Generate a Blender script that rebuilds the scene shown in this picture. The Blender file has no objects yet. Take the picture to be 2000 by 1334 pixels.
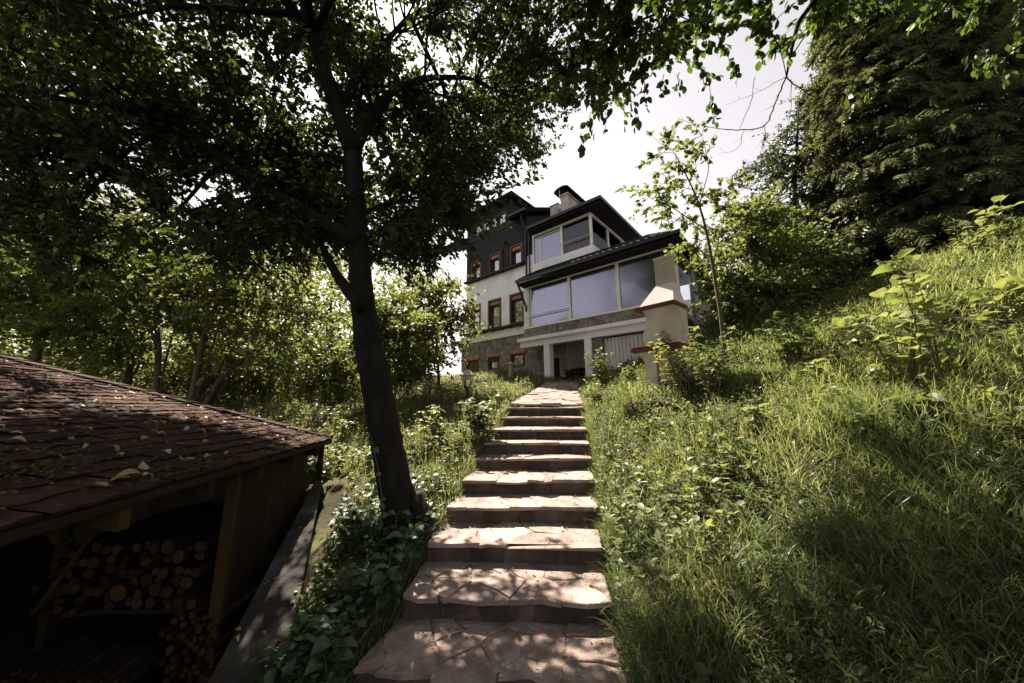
import bpy, math, random
import numpy as np
from mathutils import Matrix, Vector

SC = bpy.context.scene
COL = SC.collection
rad = math.radians

# ------------------------------------------------------------------ camera
EYE = np.array([0.0, 0.0, 1.55])
FPX, PITCH, ROLL = 665.4, rad(10.6), rad(0.479)
cam_d = bpy.data.cameras.new("camera")
cam_d.sensor_width = 36.0
cam_d.lens = 36.0 * FPX / 2000.0
cam_d.clip_start = 0.05
cam_d.clip_end = 2000.0
cam = bpy.data.objects.new("camera", cam_d)
COL.objects.link(cam)
cam.matrix_world = Matrix.Translation(EYE) @ Matrix.Rotation(rad(90) + PITCH, 4, 'X') @ Matrix.Rotation(-ROLL, 4, 'Z')
SC.camera = cam

# ------------------------------------------------------------------ sky, sun, exposure
SUN_AZ, SUN_EL = rad(-28.0), rad(52.5)          # ahead of the camera, to the left
SUN = np.array([math.sin(SUN_AZ) * math.cos(SUN_EL), math.cos(SUN_AZ) * math.cos(SUN_EL), math.sin(SUN_EL)])
world = bpy.data.worlds.new("World")
SC.world = world
world.use_nodes = True
nt = world.node_tree
nt.nodes.clear()
sky = nt.nodes.new("ShaderNodeTexSky")
sky.sky_type = 'NISHITA'
sky.sun_disc = False
sky.sun_elevation = SUN_EL
sky.sun_rotation = SUN_AZ
sky.altitude = 600
sky.air_density = 1.2
sky.dust_density = 1.2
sky.ozone_density = 1.0
hsv = nt.nodes.new("ShaderNodeHueSaturation")     # a milky, hazy summer sky
hsv.inputs['Saturation'].default_value = 0.16
tint = nt.nodes.new("ShaderNodeMix")
tint.data_type = 'RGBA'; tint.blend_type = 'MULTIPLY'
tint.inputs[0].default_value = 1.0
tint.inputs[7].default_value = (1.0, 0.925, 0.905, 1)
bg = nt.nodes.new("ShaderNodeBackground")
bg.inputs['Strength'].default_value = 0.05
wo = nt.nodes.new("ShaderNodeOutputWorld")
nt.links.new(sky.outputs[0], hsv.inputs['Color'])
nt.links.new(hsv.outputs[0], tint.inputs[6])
nt.links.new(tint.outputs[2], bg.inputs['Color'])
nt.links.new(bg.outputs[0], wo.inputs[0])

sun_d = bpy.data.lights.new("sun", 'SUN')
sun_d.energy = 5.0
sun_d.angle = rad(0.5)
sun_d.color = (1.0, 0.86, 0.74)
sun = bpy.data.objects.new("sun", sun_d)
COL.objects.link(sun)
sun.rotation_euler = Vector(SUN).to_track_quat('Z', 'Y').to_euler()
sun.location = (-20, 40, 50)

SC.view_settings.view_transform = 'Standard'
SC.view_settings.look = 'None'
SC.view_settings.gamma = 1.0
SC.view_settings.use_curve_mapping = False
SC.view_settings.exposure = 2.25
SC.cycles.max_bounces = 6
SC.cycles.diffuse_bounces = 3
SC.cycles.glossy_bounces = 3
SC.cycles.transmission_bounces = 4
SC.cycles.transparent_max_bounces = 8
SC.cycles.sample_clamp_indirect = 6.0
SC.cycles.use_denoising = True

# ------------------------------------------------------------------ helpers
def ray(px, py):
    X = (px - 1000) / FPX; Y = -(py - 667) / FPX
    c, s = math.cos(-ROLL), math.sin(-ROLL)
    X, Y = X * c - Y * s, X * s + Y * c
    return np.array([X, math.cos(PITCH) - Y * math.sin(PITCH), math.sin(PITCH) + Y * math.cos(PITCH)])

def at(px, py, depth):                     # a point seen in that direction, `depth` metres ahead
    r = ray(px, py)
    return EYE + r * (depth / r[1])

def norm(v):
    v = np.asarray(v, float)
    return v / np.maximum(np.linalg.norm(v, axis=-1, keepdims=True), 1e-9)

OFF = {}                                   # each thing's own origin, subtracted from the points of its parts

def tag(o, label=None, cat=None, group=None, kind=None):
    if label: o['label'] = label
    if cat: o['category'] = cat
    if group: o['group'] = group
    if kind: o['kind'] = kind
    return o

def thing(name, label, cat, loc=(0, 0, 0), group=None, rotz=0.0, kind=None):
    o = bpy.data.objects.new(name, None)
    o.empty_display_size = 0.1
    COL.objects.link(o)
    o.location = loc
    o.rotation_euler = (0, 0, rotz)
    tag(o, label, cat, group, kind)
    OFF[o.name] = np.array(loc, float)
    return o

def off_of(p):
    return OFF.get(p.name, np.zeros(3)) if p is not None else np.zeros(3)

def link(name, me, parent=None):
    o = bpy.data.objects.new(name, me)
    COL.objects.link(o)
    if parent is not None:
        o.parent = parent
        OFF[o.name] = off_of(parent)
    return o

def setmat(me, m):
    if m is not None:
        me.materials.append(m)

def np_mesh(name, V, F, m, smooth=False):
    """V (n,3), F (f,k) uniform polygons."""
    V = np.ascontiguousarray(V, dtype=np.float32); F = np.ascontiguousarray(F, dtype=np.int32)
    me = bpy.data.meshes.new(name)
    k = F.shape[1]
    me.vertices.add(len(V)); me.vertices.foreach_set("co", V.ravel())
    me.loops.add(F.size); me.loops.foreach_set("vertex_index", F.ravel())
    me.polygons.add(len(F))
    me.polygons.foreach_set("loop_start", np.arange(0, F.size, k, dtype=np.int32))
    me.update(calc_edges=True)
    if smooth:
        me.polygons.foreach_set("use_smooth", np.ones(len(F), dtype=bool))
    setmat(me, m)
    return me

def np_obj(name, V, F, m, parent=None, smooth=False, kind=None):
    o = link(name, np_mesh(name, np.asarray(V) - off_of(parent), F, m, smooth), parent)
    if kind: o['kind'] = kind
    return o

class MB:
    def __init__(s): s.v, s.f = [], []
    def add(s, V, F):
        b = len(s.v)
        s.v += [tuple(float(c) for c in p) for p in V]
        s.f += [tuple(i + b for i in q) for q in F]
        return s
    def box(s, x0, x1, y0, y1, z0, z1):
        V = [(x0, y0, z0), (x1, y0, z0), (x1, y1, z0), (x0, y1, z0), (x0, y0, z1), (x1, y0, z1), (x1, y1, z1), (x0, y1, z1)]
        return s.add(V, [(0, 3, 2, 1), (4, 5, 6, 7), (0, 1, 5, 4), (1, 2, 6, 5), (2, 3, 7, 6), (3, 0, 4, 7)])
    def hexa(s, V):
        return s.add(V, [(0, 3, 2, 1), (4, 5, 6, 7), (0, 1, 5, 4), (1, 2, 6, 5), (2, 3, 7, 6), (3, 0, 4, 7)])
    def quad(s, *p): return s.add(p, [tuple(range(len(p)))])
    def tube(s, pts, rads, seg=8, cap=True, bump=0.0, rng=None):
        pts = [np.asarray(p, float) for p in pts]
        n = len(pts)
        if not hasattr(rads, '__len__'): rads = [rads] * n
        V, F = [], []
        t0 = norm(pts[1] - pts[0])
        ref = np.array([0, 0, 1.0]) if abs(t0[2]) < .9 else np.array([1.0, 0, 0])
        x = norm(np.cross(ref, t0))
        for i in range(n):
            t = norm(pts[min(i + 1, n - 1)] - pts[max(i - 1, 0)])
            x = norm(x - t * np.dot(x, t)); y = np.cross(t, x)
            for k in range(seg):
                a = 2 * math.pi * k / seg
                r = rads[i] * (1 + (rng.uniform(-bump, bump) if rng else 0))
                V.append(pts[i] + r * (math.cos(a) * x + math.sin(a) * y))
        for i in range(n - 1):
            for k in range(seg):
                a, b = i * seg + k, i * seg + (k + 1) % seg
                F.append((a, b, b + seg, a + seg))
        if cap:
            F.append(tuple(range(seg))[::-1]); F.append(tuple(range((n - 1) * seg, n * seg)))
        return s.add(V, F)
    def prism(s, poly, d0, d1, fn):
        """poly of 2-D points, extruded between d0 and d1; fn(p, q, d) -> 3-D."""
        n = len(poly)
        V = [fn(p, q, d0) for p, q in poly] + [fn(p, q, d1) for p, q in poly]
        F = [tuple(range(n))[::-1], tuple(range(n, 2 * n))] + [(i, (i + 1) % n, n + (i + 1) % n, n + i) for i in range(n)]
        return s.add(V, F)
    def lathe(s, prof, c, seg=12):
        V, F = [], []
        for r, z in prof:
            for k in range(seg):
                a = 2 * math.pi * k / seg
                V.append((c[0] + r * math.cos(a), c[1] + r * math.sin(a), c[2] + z))
        for i in range(len(prof) - 1):
            for k in range(seg):
                a, b = i * seg + k, i * seg + (k + 1) % seg
                F.append((a, b, b + seg, a + seg))
        F.append(tuple(range(seg))[::-1]); F.append(tuple(range((len(prof) - 1) * seg, len(prof) * seg)))
        return s.add(V, F)
    def mesh(s, name, m, off=np.zeros(3), smooth=False):
        me = bpy.data.meshes.new(name)
        me.from_pydata([tuple(np.asarray(p) - off) for p in s.v], [], s.f)
        if smooth:
            me.polygons.foreach_set("use_smooth", np.ones(len(me.polygons), dtype=bool))
        setmat(me, m)
        return me
    def build(s, name, m, parent=None, smooth=False, kind=None, label=None):
        o = link(name, s.mesh(name, m, off_of(parent), smooth), parent)
        if kind: o['kind'] = kind
        if label: o['label'] = label
        return o

def batch(tv, tf, R, T, S):
    """copies of a small template merged in one array: R (n,3,3), T (n,3), S (n,) or (n,3)."""
    tv = np.asarray(tv, float); tf = np.asarray(tf, int)
    n = len(T)
    S = np.asarray(S, float)
    if S.ndim == 1: S = np.repeat(S[:, None], 3, 1)
    V = np.einsum('nij,nvj->nvi', R, tv[None] * S[:, None, :]) + T[:, None, :]
    F = tf[None] + (np.arange(n) * len(tv))[:, None, None]
    return V.reshape(-1, 3), F.reshape(-1, tf.shape[1])

def frames(d, nrm):
    """rotation whose y is d and whose z is close to nrm."""
    y = norm(d); x = norm(np.cross(y, nrm)); z = np.cross(x, y)
    return np.stack([x, y, z], axis=2)

# ------------------------------------------------------------------ materials
def mat(name, c1, c2=None, scale=3.0, rough=0.85, bump=0.0, bscale=30.0, spec=0.3, rnd=0.0, c3=None, detail=6.0,
        wear=None, wscale=1.2, stretch=None, metal=0.0):
    m = bpy.data.materials.new(name); m.use_nodes = True
    t = m.node_tree; N = t.nodes; L = t.links
    b = N['Principled BSDF']
    b.inputs['Roughness'].default_value = rough
    b.inputs['Specular IOR Level'].default_value = spec
    b.inputs['Metallic'].default_value = metal
    c2 = c2 or tuple(x * .75 for x in c1)
    geo = N.new('ShaderNodeNewGeometry')
    vec = geo.outputs['Position']
    if stretch:
        mp = N.new('ShaderNodeMapping'); mp.inputs['Scale'].default_value = stretch
        tc = N.new('ShaderNodeTexCoord'); L.new(tc.outputs['Object'], mp.inputs[0]); vec = mp.outputs[0]
    n1 = N.new('ShaderNodeTexNoise'); n1.inputs['Scale'].default_value = scale; n1.inputs['Detail'].default_value = detail
    L.new(vec, n1.inputs['Vector'])
    rp = N.new('ShaderNodeValToRGB')
    rp.color_ramp.elements[0].position = .32; rp.color_ramp.elements[1].position = .68
    rp.color_ramp.elements[0].color = (*c2, 1); rp.color_ramp.elements[1].color = (*c1, 1)
    if c3:
        e = rp.color_ramp.elements.new(.5); e.color = (*c3, 1)
    L.new(n1.outputs['Fac'], rp.inputs[0])
    col = rp.outputs[0]
    if wear:
        n2 = N.new('ShaderNodeTexNoise'); n2.inputs['Scale'].default_value = wscale; n2.inputs['Detail'].default_value = 8
        L.new(vec, n2.inputs['Vector'])
        r2 = N.new('ShaderNodeValToRGB'); r2.color_ramp.elements[0].position = .5; r2.color_ramp.elements[1].position = .72
        L.new(n2.outputs['Fac'], r2.inputs[0])
        mx = N.new('ShaderNodeMix'); mx.data_type = 'RGBA'
        L.new(r2.outputs[0], mx.inputs[0]); L.new(col, mx.inputs[6]); mx.inputs[7].default_value = (*wear, 1)
        col = mx.outputs[2]
    if rnd > 0:
        oi = N.new('ShaderNodeObjectInfo')
        mr = N.new('ShaderNodeMapRange'); mr.inputs[3].default_value = 1 - rnd; mr.inputs[4].default_value = 1 + rnd
        L.new(oi.outputs['Random'], mr.inputs[0])
        mu = N.new('ShaderNodeVectorMath'); mu.operation = 'SCALE'
        L.new(col, mu.inputs[0]); L.new(mr.outputs[0], mu.inputs['Scale'])
        col = mu.outputs[0]
    L.new(col, b.inputs['Base Color'])
    if bump > 0:
        n3 = N.new('ShaderNodeTexNoise'); n3.inputs['Scale'].default_value = bscale; n3.inputs['Detail'].default_value = 8
        L.new(vec, n3.inputs['Vector'])
        bp = N.new('ShaderNodeBump'); bp.inputs['Strength'].default_value = bump; bp.inputs['Distance'].default_value = .02
        L.new(n3.outputs['Fac'], bp.inputs['Height']); L.new(bp.outputs[0], b.inputs['Normal'])
    return m

def leafmat(name, cols, trans=0.45, tcol=(1.25, 1.25, .55), rough=.5, spec=.35, dead=None, patch=0.0):
    """leaf blades: a shiny upper face and light coming through; each leaf its own tone."""
    m = bpy.data.materials.new(name); m.use_nodes = True
    t = m.node_tree; N = t.nodes; L = t.links
    b = N['Principled BSDF']; out = N['Material Output']
    b.inputs['Roughness'].default_value = rough; b.inputs['Specular IOR Level'].default_value = spec
    geo = N.new('ShaderNodeNewGeometry'); oi = N.new('ShaderNodeObjectInfo')
    ad = N.new('ShaderNodeMath'); ad.operation = 'ADD'
    L.new(geo.outputs['Random Per Island'], ad.inputs[0]); L.new(oi.outputs['Random'], ad.inputs[1])
    fr = N.new('ShaderNodeMath'); fr.operation = 'FRACT'; L.new(ad.outputs[0], fr.inputs[0])
    rp = N.new('ShaderNodeValToRGB'); E = rp.color_ramp.elements
    cs = list(cols) + ([dead] if dead else [])
    E[0].color = (*cs[0], 1); E[0].position = 0
    E[1].color = (*cs[-1], 1); E[1].position = 1
    for i in range(1, len(cs) - 1):
        e = E.new(i / (len(cs) - 1) if not dead else .94 * i / (len(cs) - 2)); e.color = (*cs[i], 1)
    L.new(fr.outputs[0], rp.inputs[0])
    col = rp.outputs[0]
    if patch > 0:                         # stands of different growth, a metre or two across
        nz = N.new('ShaderNodeTexNoise'); nz.inputs['Scale'].default_value = .9; nz.inputs['Detail'].default_value = 3
        L.new(geo.outputs['Position'], nz.inputs['Vector'])
        r2 = N.new('ShaderNodeValToRGB'); r2.color_ramp.elements[0].position = .35; r2.color_ramp.elements[1].position = .66
        r2.color_ramp.elements[0].color = (1 - .8 * patch, 1 - .5 * patch, 1 - .6 * patch, 1); r2.color_ramp.elements[1].color = (1 + .5 * patch, 1 + .4 * patch, 1 + .2 * patch, 1)
        L.new(nz.outputs['Fac'], r2.inputs[0])
        m2 = N.new('ShaderNodeVectorMath'); m2.operation = 'MULTIPLY'
        L.new(col, m2.inputs[0]); L.new(r2.outputs[0], m2.inputs[1]); col = m2.outputs[0]
    L.new(col, b.inputs['Base Color'])
    tr = N.new('ShaderNodeBsdfTranslucent')
    mu = N.new('ShaderNodeVectorMath'); mu.operation = 'MULTIPLY'; mu.inputs[1].default_value = tcol
    L.new(col, mu.inputs[0]); L.new(mu.outputs[0], tr.inputs['Color'])
    mx = N.new('ShaderNodeMixShader'); mx.inputs[0].default_value = trans
    L.new(b.outputs[0], mx.inputs[1]); L.new(tr.outputs[0], mx.inputs[2]); L.new(mx.outputs[0], out.inputs['Surface'])
    return m

def glassmat(name, tint=(.8, .8, .9), mirror=.5, rough=.02):
    m = bpy.data.materials.new(name); m.use_nodes = True
    t = m.node_tree; N = t.nodes; L = t.links
    N.remove(N['Principled BSDF'])
    g = N.new('ShaderNodeBsdfGlossy'); g.inputs['Color'].default_value = (*tint, 1); g.inputs['Roughness'].default_value = rough
    tr = N.new('ShaderNodeBsdfTransparent'); tr.inputs['Color'].default_value = (.8, .8, .84, 1)
    mx = N.new('ShaderNodeMixShader'); mx.inputs[0].default_value = mirror
    L.new(tr.outputs[0], mx.inputs[1]); L.new(g.outputs[0], mx.inputs[2]); L.new(mx.outputs[0], N['Material Output'].inputs['Surface'])
    return m

M = {}
M['earth'] = mat('earth', (.075, .058, .038), (.035, .028, .018), 4, .95, .6, 25, .1)
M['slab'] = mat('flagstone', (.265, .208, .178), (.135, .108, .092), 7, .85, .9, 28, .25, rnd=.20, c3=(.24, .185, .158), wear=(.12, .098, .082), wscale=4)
M['riser'] = mat('riser_stone', (.085, .066, .056), (.042, .033, .028), 6, .9, .6, 40, .15, rnd=.25)  # earth-stained stone, with shade on the step fronts darkened into its colour
M['mortar'] = mat('mortar', (.23, .178, .152), (.15, .118, .10), 8, .95, .7, 60, .1)
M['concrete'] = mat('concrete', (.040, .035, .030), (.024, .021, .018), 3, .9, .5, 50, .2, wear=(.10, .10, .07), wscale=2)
M['white'] = mat('white_render', (.85, .84, .88), (.79, .78, .82), 1.2, .9, .15, 80, .2, wear=(.66, .64, .62), wscale=1.1)
M['frame'] = mat('white_frame', (.80, .79, .75), (.74, .72, .66), 3, .5, 0, 1, .4)
M['rubble'] = mat('rubble_stone', (.26, .235, .215), (.14, .128, .12), 6, .9, .7, 30, .2, rnd=.35, c3=(.20, .185, .17))
M['joint'] = mat('rubble_joint', (.34, .325, .30), (.24, .23, .215), 8, .95, .5, 60, .1)
M['black'] = mat('black_wood', (.022, .028, .027), (.013, .017, .016), 4, .7, .3, 40, .3, rnd=.2)
M['blackmetal'] = mat('black_metal', (.014, .014, .015), (.010, .010, .010), 3, .45, 0, 1, .4)
M['rooftile'] = mat('dark_roof_tile', (.022, .021, .020), (.014, .0135, .013), 6, .95, .3, 30, .05, rnd=.3)
M['soffit'] = mat('dark_soffit', (.020, .019, .018), (.012, .012, .011), 3, .8, .2, 20, .2)
M['brown'] = mat('brown_wood', (.095, .036, .020), (.06, .022, .012), 6, .5, .2, 20, .4, stretch=(8, 8, 1))
M['shutter'] = mat('shutter_box', (.33, .125, .055), (.26, .095, .042), 5, .5, 0, 1, .4)
M['chimney'] = mat('chimney_render', (.52, .48, .45), (.40, .36, .33), 3, .9, .4, 30, .2, wear=(.28, .24, .21), wscale=2.2)
M['interior'] = mat('interior_wall', (.62, .60, .60), (.56, .54, .54), 1, .9)
M['curtain'] = mat('curtain_cloth', (.78, .76, .76), (.66, .64, .65), 6, .9, stretch=(14, 14, .5))
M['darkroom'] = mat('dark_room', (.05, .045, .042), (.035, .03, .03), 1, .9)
M['glass_ext'] = glassmat('tinted_glass', (.42, .42, .53), .48, .14)
M['glass_win'] = glassmat('window_glass', (.85, .85, .9), .30)
M['garage'] = mat('garage_boards', (.60, .58, .58), (.50, .48, .48), 4, .7, .1, 20, .3, rnd=.07)
M['steel'] = mat('rail_steel', (.68, .67, .66), (.6, .6, .6), 3, .4, metal=.6)
M['bbq'] = mat('barbecue_concrete', (.52, .465, .40), (.42, .37, .31), 3, .9, .35, 60, .2, wear=(.34, .29, .22), wscale=2)
M['bbq_hood'] = mat('barbecue_hood', (.66, .62, .62), (.58, .54, .54), 3, .9, .2, 60, .2)
M['bbq_chim'] = mat('barbecue_chimney', (.46, .42, .37), (.36, .33, .285), 4, .9, .4, 60, .2)
M['bbq_red'] = mat('barbecue_red_slab', (.135, .040, .036), (.085, .026, .024), 6, .8, .4, 60, .3)
M['bbq_pink'] = mat('barbecue_pink', (.60, .43, .36), (.50, .35, .29), 3, .9, .3, 60)
M['brass'] = mat('lamp_roof', (.36, .29, .26), (.28, .23, .20), 5, .4, 0, 1, .5, metal=.1)
M['lampglass'] = glassmat('lamp_glass', (.9, .9, .9), .15)
M['shingle'] = mat('red_shingle', (.062, .029, .019), (.026, .0135, .010), 14, .92, .9, 120, .12, rnd=.2, wear=(.018, .016, .011), wscale=1.6)
M['moss'] = mat('moss', (.06, .085, .02), (.03, .045, .012), 20, .95, .8, 60, .1)
M['yellow'] = mat('yellow_board', (.06, .039, .008), (.035, .022, .005), 10, .7, .2, 30, .3, stretch=(1, 10, 10))
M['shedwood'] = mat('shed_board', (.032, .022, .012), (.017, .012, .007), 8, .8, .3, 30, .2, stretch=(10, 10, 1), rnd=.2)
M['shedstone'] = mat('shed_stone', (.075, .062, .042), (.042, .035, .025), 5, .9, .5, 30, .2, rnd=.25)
M['bark_log'] = mat('log_bark', (.038, .028, .021), (.018, .014, .011), 12, .95, .8, 40, .1, rnd=.3)
M['cut'] = mat('cut_wood', (.072, .042, .021), (.036, .021, .011), 45, .85, .4, 80, .1, rnd=.35)
M['bark'] = mat('tree_bark', (.017, .0145, .0115), (.0075, .0065, .0055), 9, .92, 1.0, 26, .2, stretch=(5, 5, 3), wear=(.024, .022, .017), wscale=1.0)
M['bark_grey'] = mat('thin_bark', (.11, .088, .066), (.06, .048, .038), 9, .9, .5, 30, .2)
M['stem'] = mat('green_stem', (.12, .10, .045), (.08, .065, .03), 6, .7)
G = lambda *a: a
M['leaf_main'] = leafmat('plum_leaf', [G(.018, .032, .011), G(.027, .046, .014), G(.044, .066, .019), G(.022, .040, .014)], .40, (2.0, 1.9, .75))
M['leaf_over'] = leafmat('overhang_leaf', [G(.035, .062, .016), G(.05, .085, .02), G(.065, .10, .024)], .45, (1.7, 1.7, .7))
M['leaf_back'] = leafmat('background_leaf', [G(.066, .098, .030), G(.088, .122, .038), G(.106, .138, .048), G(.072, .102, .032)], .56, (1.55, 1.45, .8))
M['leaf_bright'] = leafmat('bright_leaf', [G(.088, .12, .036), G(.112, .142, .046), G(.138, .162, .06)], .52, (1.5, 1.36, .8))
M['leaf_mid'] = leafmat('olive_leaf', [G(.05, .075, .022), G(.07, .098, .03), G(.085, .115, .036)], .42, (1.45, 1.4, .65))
M['leaf_dark'] = leafmat('glossy_leaf', [G(.028, .046, .016), G(.04, .062, .02), G(.05, .07, .024)], .25, (1.5, 1.5, .7), .35, .6, dead=G(.12, .06, .025))
M['leaf_weed'] = leafmat('weed_leaf', [G(.052, .080, .028), G(.072, .104, .036), G(.094, .125, .048)], .35, (1.5, 1.4, .8), .55, .3)
M['leaf_plant'] = leafmat('broad_leaf', [G(.115, .145, .062), G(.142, .170, .080), G(.17, .19, .10)], .46, (1.4, 1.4, .65), .45, .4)
M['leaf_ivy'] = leafmat('bank_leaf', [G(.035, .07, .028), G(.05, .09, .038), G(.065, .105, .045)], .3, (1.3, 1.4, .7), .45, .45)
M['needle'] = leafmat('spruce_needle', [G(.098, .122, .055), G(.122, .146, .068), G(.15, .168, .085)], .5, (1.3, 1.25, .75), .5, .4)
M['grass'] = leafmat('grass_blade', [G(.074, .108, .042), G(.108, .148, .060), G(.145, .178, .082), G(.19, .205, .12)], .54, (1.40, 1.30, .82), .38, .6, dead=G(.24, .20, .11), patch=.35)
M['lawn'] = leafmat('lawn_blade', [G(.095, .128, .046), G(.122, .150, .058), G(.15, .17, .075)], .5, (1.4, 1.32, .75), .45, .5, dead=G(.26, .22, .11), patch=.25)
M['litter'] = leafmat('fallen_leaf', [G(.34, .30, .17), G(.22, .22, .11), G(.36, .22, .10), G(.42, .38, .28)], .2, (1.2, 1.1, .8), .6, .3)
M['flower'] = leafmat('small_flower', [G(.55, .36, .05), G(.6, .55, .4), G(.5, .3, .06)], .3, (1, 1, 1), .6, .2)

# ------------------------------------------------------------------ lie of the land
STEP_A = np.array([[-1.05, 1.98], [-.97, 2.40], [-.84, 2.84], [-.78, 3.37], [-.71, 3.88], [-.62, 4.38], [-.52, 5.02], [-.45, 5.50], [-.34, 5.98], [-.24, 6.72], [-.14, 7.30]])
STEP_B = np.array([[.58, 1.78], [.63, 2.24], [.70, 2.72], [.78, 3.28], [.89, 3.83], [.98, 4.31], [1.09, 4.95], [1.15, 5.32], [1.23, 5.82], [1.36, 6.52], [1.45, 7.12]])
STEP_Z = np.array([-.165, 0, .165, .33, .495, .66, .82, .985, 1.15, 1.32, 1.50])
YS = np.array([-300, -60, -20, 0, 1.85, 2.33, 2.78, 3.32, 3.86, 4.35, 5.0, 5.4, 5.9, 6.6, 7.2, 11, 12.5, 14.5, 16.5, 24, 60, 400.])
ZS = np.array([-14, -9, -4.5, -.55, -.24, -.08, .07, .24, .40, .56, .72, .88, 1.06, 1.22, 1.44, 2.18, 2.45, 2.9, 3.05, 3.2, 3.4, 6.])
def bumps(x, y):
    return (.05 * np.sin(1.7 * x + .6 * y) + .04 * np.sin(.8 * x - 2.1 * y + 1) + .03 * np.sin(3.1 * x + 2.7 * y + 2) + .02 * np.sin(5.3 * x - 4.1 * y))
XR_Y = np.array([-300, 0, 1.8, 7.1, 9, 11, 13, 300]); XR_X = np.array([.3, .3, .55, 1.45, 1.72, 2.05, 2.4, 2.6])
XL_Y = np.array([-300, 0, 1.9, 7.3, 9, 11, 13, 300]); XL_X = np.array([-1.1, -1.1, -1.05, -.14, .3, .95, 1.3, 1.3])
def strip_edge(y):                        # the shed side of the concrete strip
    return np.interp(y, [-4, 1.2, 2.42, 4.0, 4.9], [-1.2, -1.55, -1.84, -2.33, -2.60])
def H(x, y):
    x = np.asarray(x, float); y = np.asarray(y, float)
    z = np.interp(y, YS, ZS)
    xr = np.interp(y, XR_Y, XR_X); xl = np.interp(y, XL_Y, XL_X)
    d = np.maximum(x - xr, 0)
    rise = np.where(d < 12, .41 * d, 4.92 + 30 * (1 - np.exp(-np.maximum(d - 12, 0) * .41 / 30)))
    fade = np.clip((y - 9.5) / 5, 0, 1)
    fade = fade * np.clip((9 - x) / 4, 0, 1)             # the level ground round the house
    z = z + rise * (1 - .75 * fade)
    z = z - .03 * np.minimum(np.maximum(xl - x, 0), 40)
    k = np.clip(np.maximum(d, xl - x) / .6, 0, 1)
    z = z + bumps(x, y) * k
    on = np.clip(np.minimum(x - xl, xr - x) / .12 + 1.0, 0, 1) * np.clip((11.4 - y) / .3, 0, 1)
    z = z - .16 * on
    inx = np.clip((strip_edge(y) + .12 - x) / .1, 0, 1) * np.clip((x + 5.6) / .3, 0, 1) * np.clip((4.55 - y) / .15, 0, 1) * np.clip((y + 3) / .5, 0, 1)
    z = z * (1 - inx) + (-.72) * inx
    return z
def Hs(x, y): return float(H(x, y))

# ------------------------------------------------------------------ ground
def axis(lo, hi, a, b, step):
    mid = np.arange(a, b + 1e-6, step)
    left = a - np.cumsum(step * 1.35 ** np.arange(1, 60)); right = b + np.cumsum(step * 1.35 ** np.arange(1, 60))
    return np.concatenate([left[left > lo][::-1], mid, right[right < hi]])
gx = axis(-330, 330, -7, 14, .11); gy = axis(-330, 330, -.5, 14, .11)
X, Y = np.meshgrid(gx, gy)
Z = H(X, Y)
nx, ny = len(gx), len(gy)
idx = np.arange(nx * ny).reshape(ny, nx)
F = np.stack([idx[:-1, :-1], idx[:-1, 1:], idx[1:, 1:], idx[1:, :-1]], -1).reshape(-1, 4)
M['ground'] = mat('ground_soil', (.075, .080, .030), (.035, .034, .018), 2.2, .95, .7, 20, .1, c3=(.055, .05, .026))
np_obj('ground', np.stack([X, Y, Z], -1).reshape(-1, 3), F, M['ground'], None, True, 'structure')

# ------------------------------------------------------------------ irregular stones
def voronoi(pts, poly):
    cells = []
    for i, p in enumerate(pts):
        c = [np.array(q, float) for q in poly]
        for j, q in enumerate(pts):
            if i == j: continue
            m = (p + q) / 2; n = q - p
            out = []
            for k in range(len(c)):
                a, b = c[k], c[(k + 1) % len(c)]
                da, db = np.dot(a - m, n), np.dot(b - m, n)
                if da <= 0: out.append(a)
                if (da < 0 < db) or (db < 0 < da):
                    out.append(a + (b - a) * da / (da - db))
            c = out
            if len(c) < 3: break
        if len(c) >= 3: cells.append(np.array(c))
    return cells

def scatter(w, h, cell, rng, jit=.42, stretch=1.0):
    nxx = max(1, round(w / (cell * stretch))); nyy = max(1, round(h / cell))
    return np.array([((i + .5 + (.25 if j % 2 else -.25) + rng.uniform(-jit, jit)) * w / nxx, (j + .5 + rng.uniform(-jit, jit)) * h / nyy)
                     for i in range(nxx) for j in range(nyy)])

def stone_mb(cell, joint, fn, h, rng, rag=.012, bevel=.014, sub=True, tilt=.006, base=-.02):
    """a stone from a cell: the outline shrunk by half the joint, its edges ragged, its top rounded off."""
    c = cell.mean(0); P = []
    for k in range(len(cell)):
        a, b = cell[k], cell[(k + 1) % len(cell)]
        P.append(a)
        if sub and np.linalg.norm(b - a) > .12: P.append((a + b) / 2 + rng.normal(0, rag, 2))
    P = np.array(P)
    def inset(d):
        v = c - P; l = np.linalg.norm(v, axis=1, keepdims=True)
        return P + v / np.maximum(l, 1e-6) * np.minimum(d, l * .6)
    o = inset(joint / 2); t = inset(joint / 2 + bevel)
    g = rng.normal(0, tilt, 2)
    hh = lambda q: h + float(np.dot(q - c, g)) * 2
    n = len(P); mb = MB()
    V = [fn(q, base) for q in o] + [fn(q, hh(q) - bevel * .6) for q in o] + [fn(q, hh(q) + rng.normal(0, .0015)) for q in t]
    Fc = [(i, (i + 1) % n, n + (i + 1) % n, n + i) for i in range(n)] + [(n + i, n + (i + 1) % n, 2 * n + (i + 1) % n, 2 * n + i) for i in range(n)]
    V.append(fn(c, hh(c) + .001)); Fc += [(2 * n + i, 2 * n + (i + 1) % n, 3 * n) for i in range(n)]
    return mb.add(V, Fc)

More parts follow.
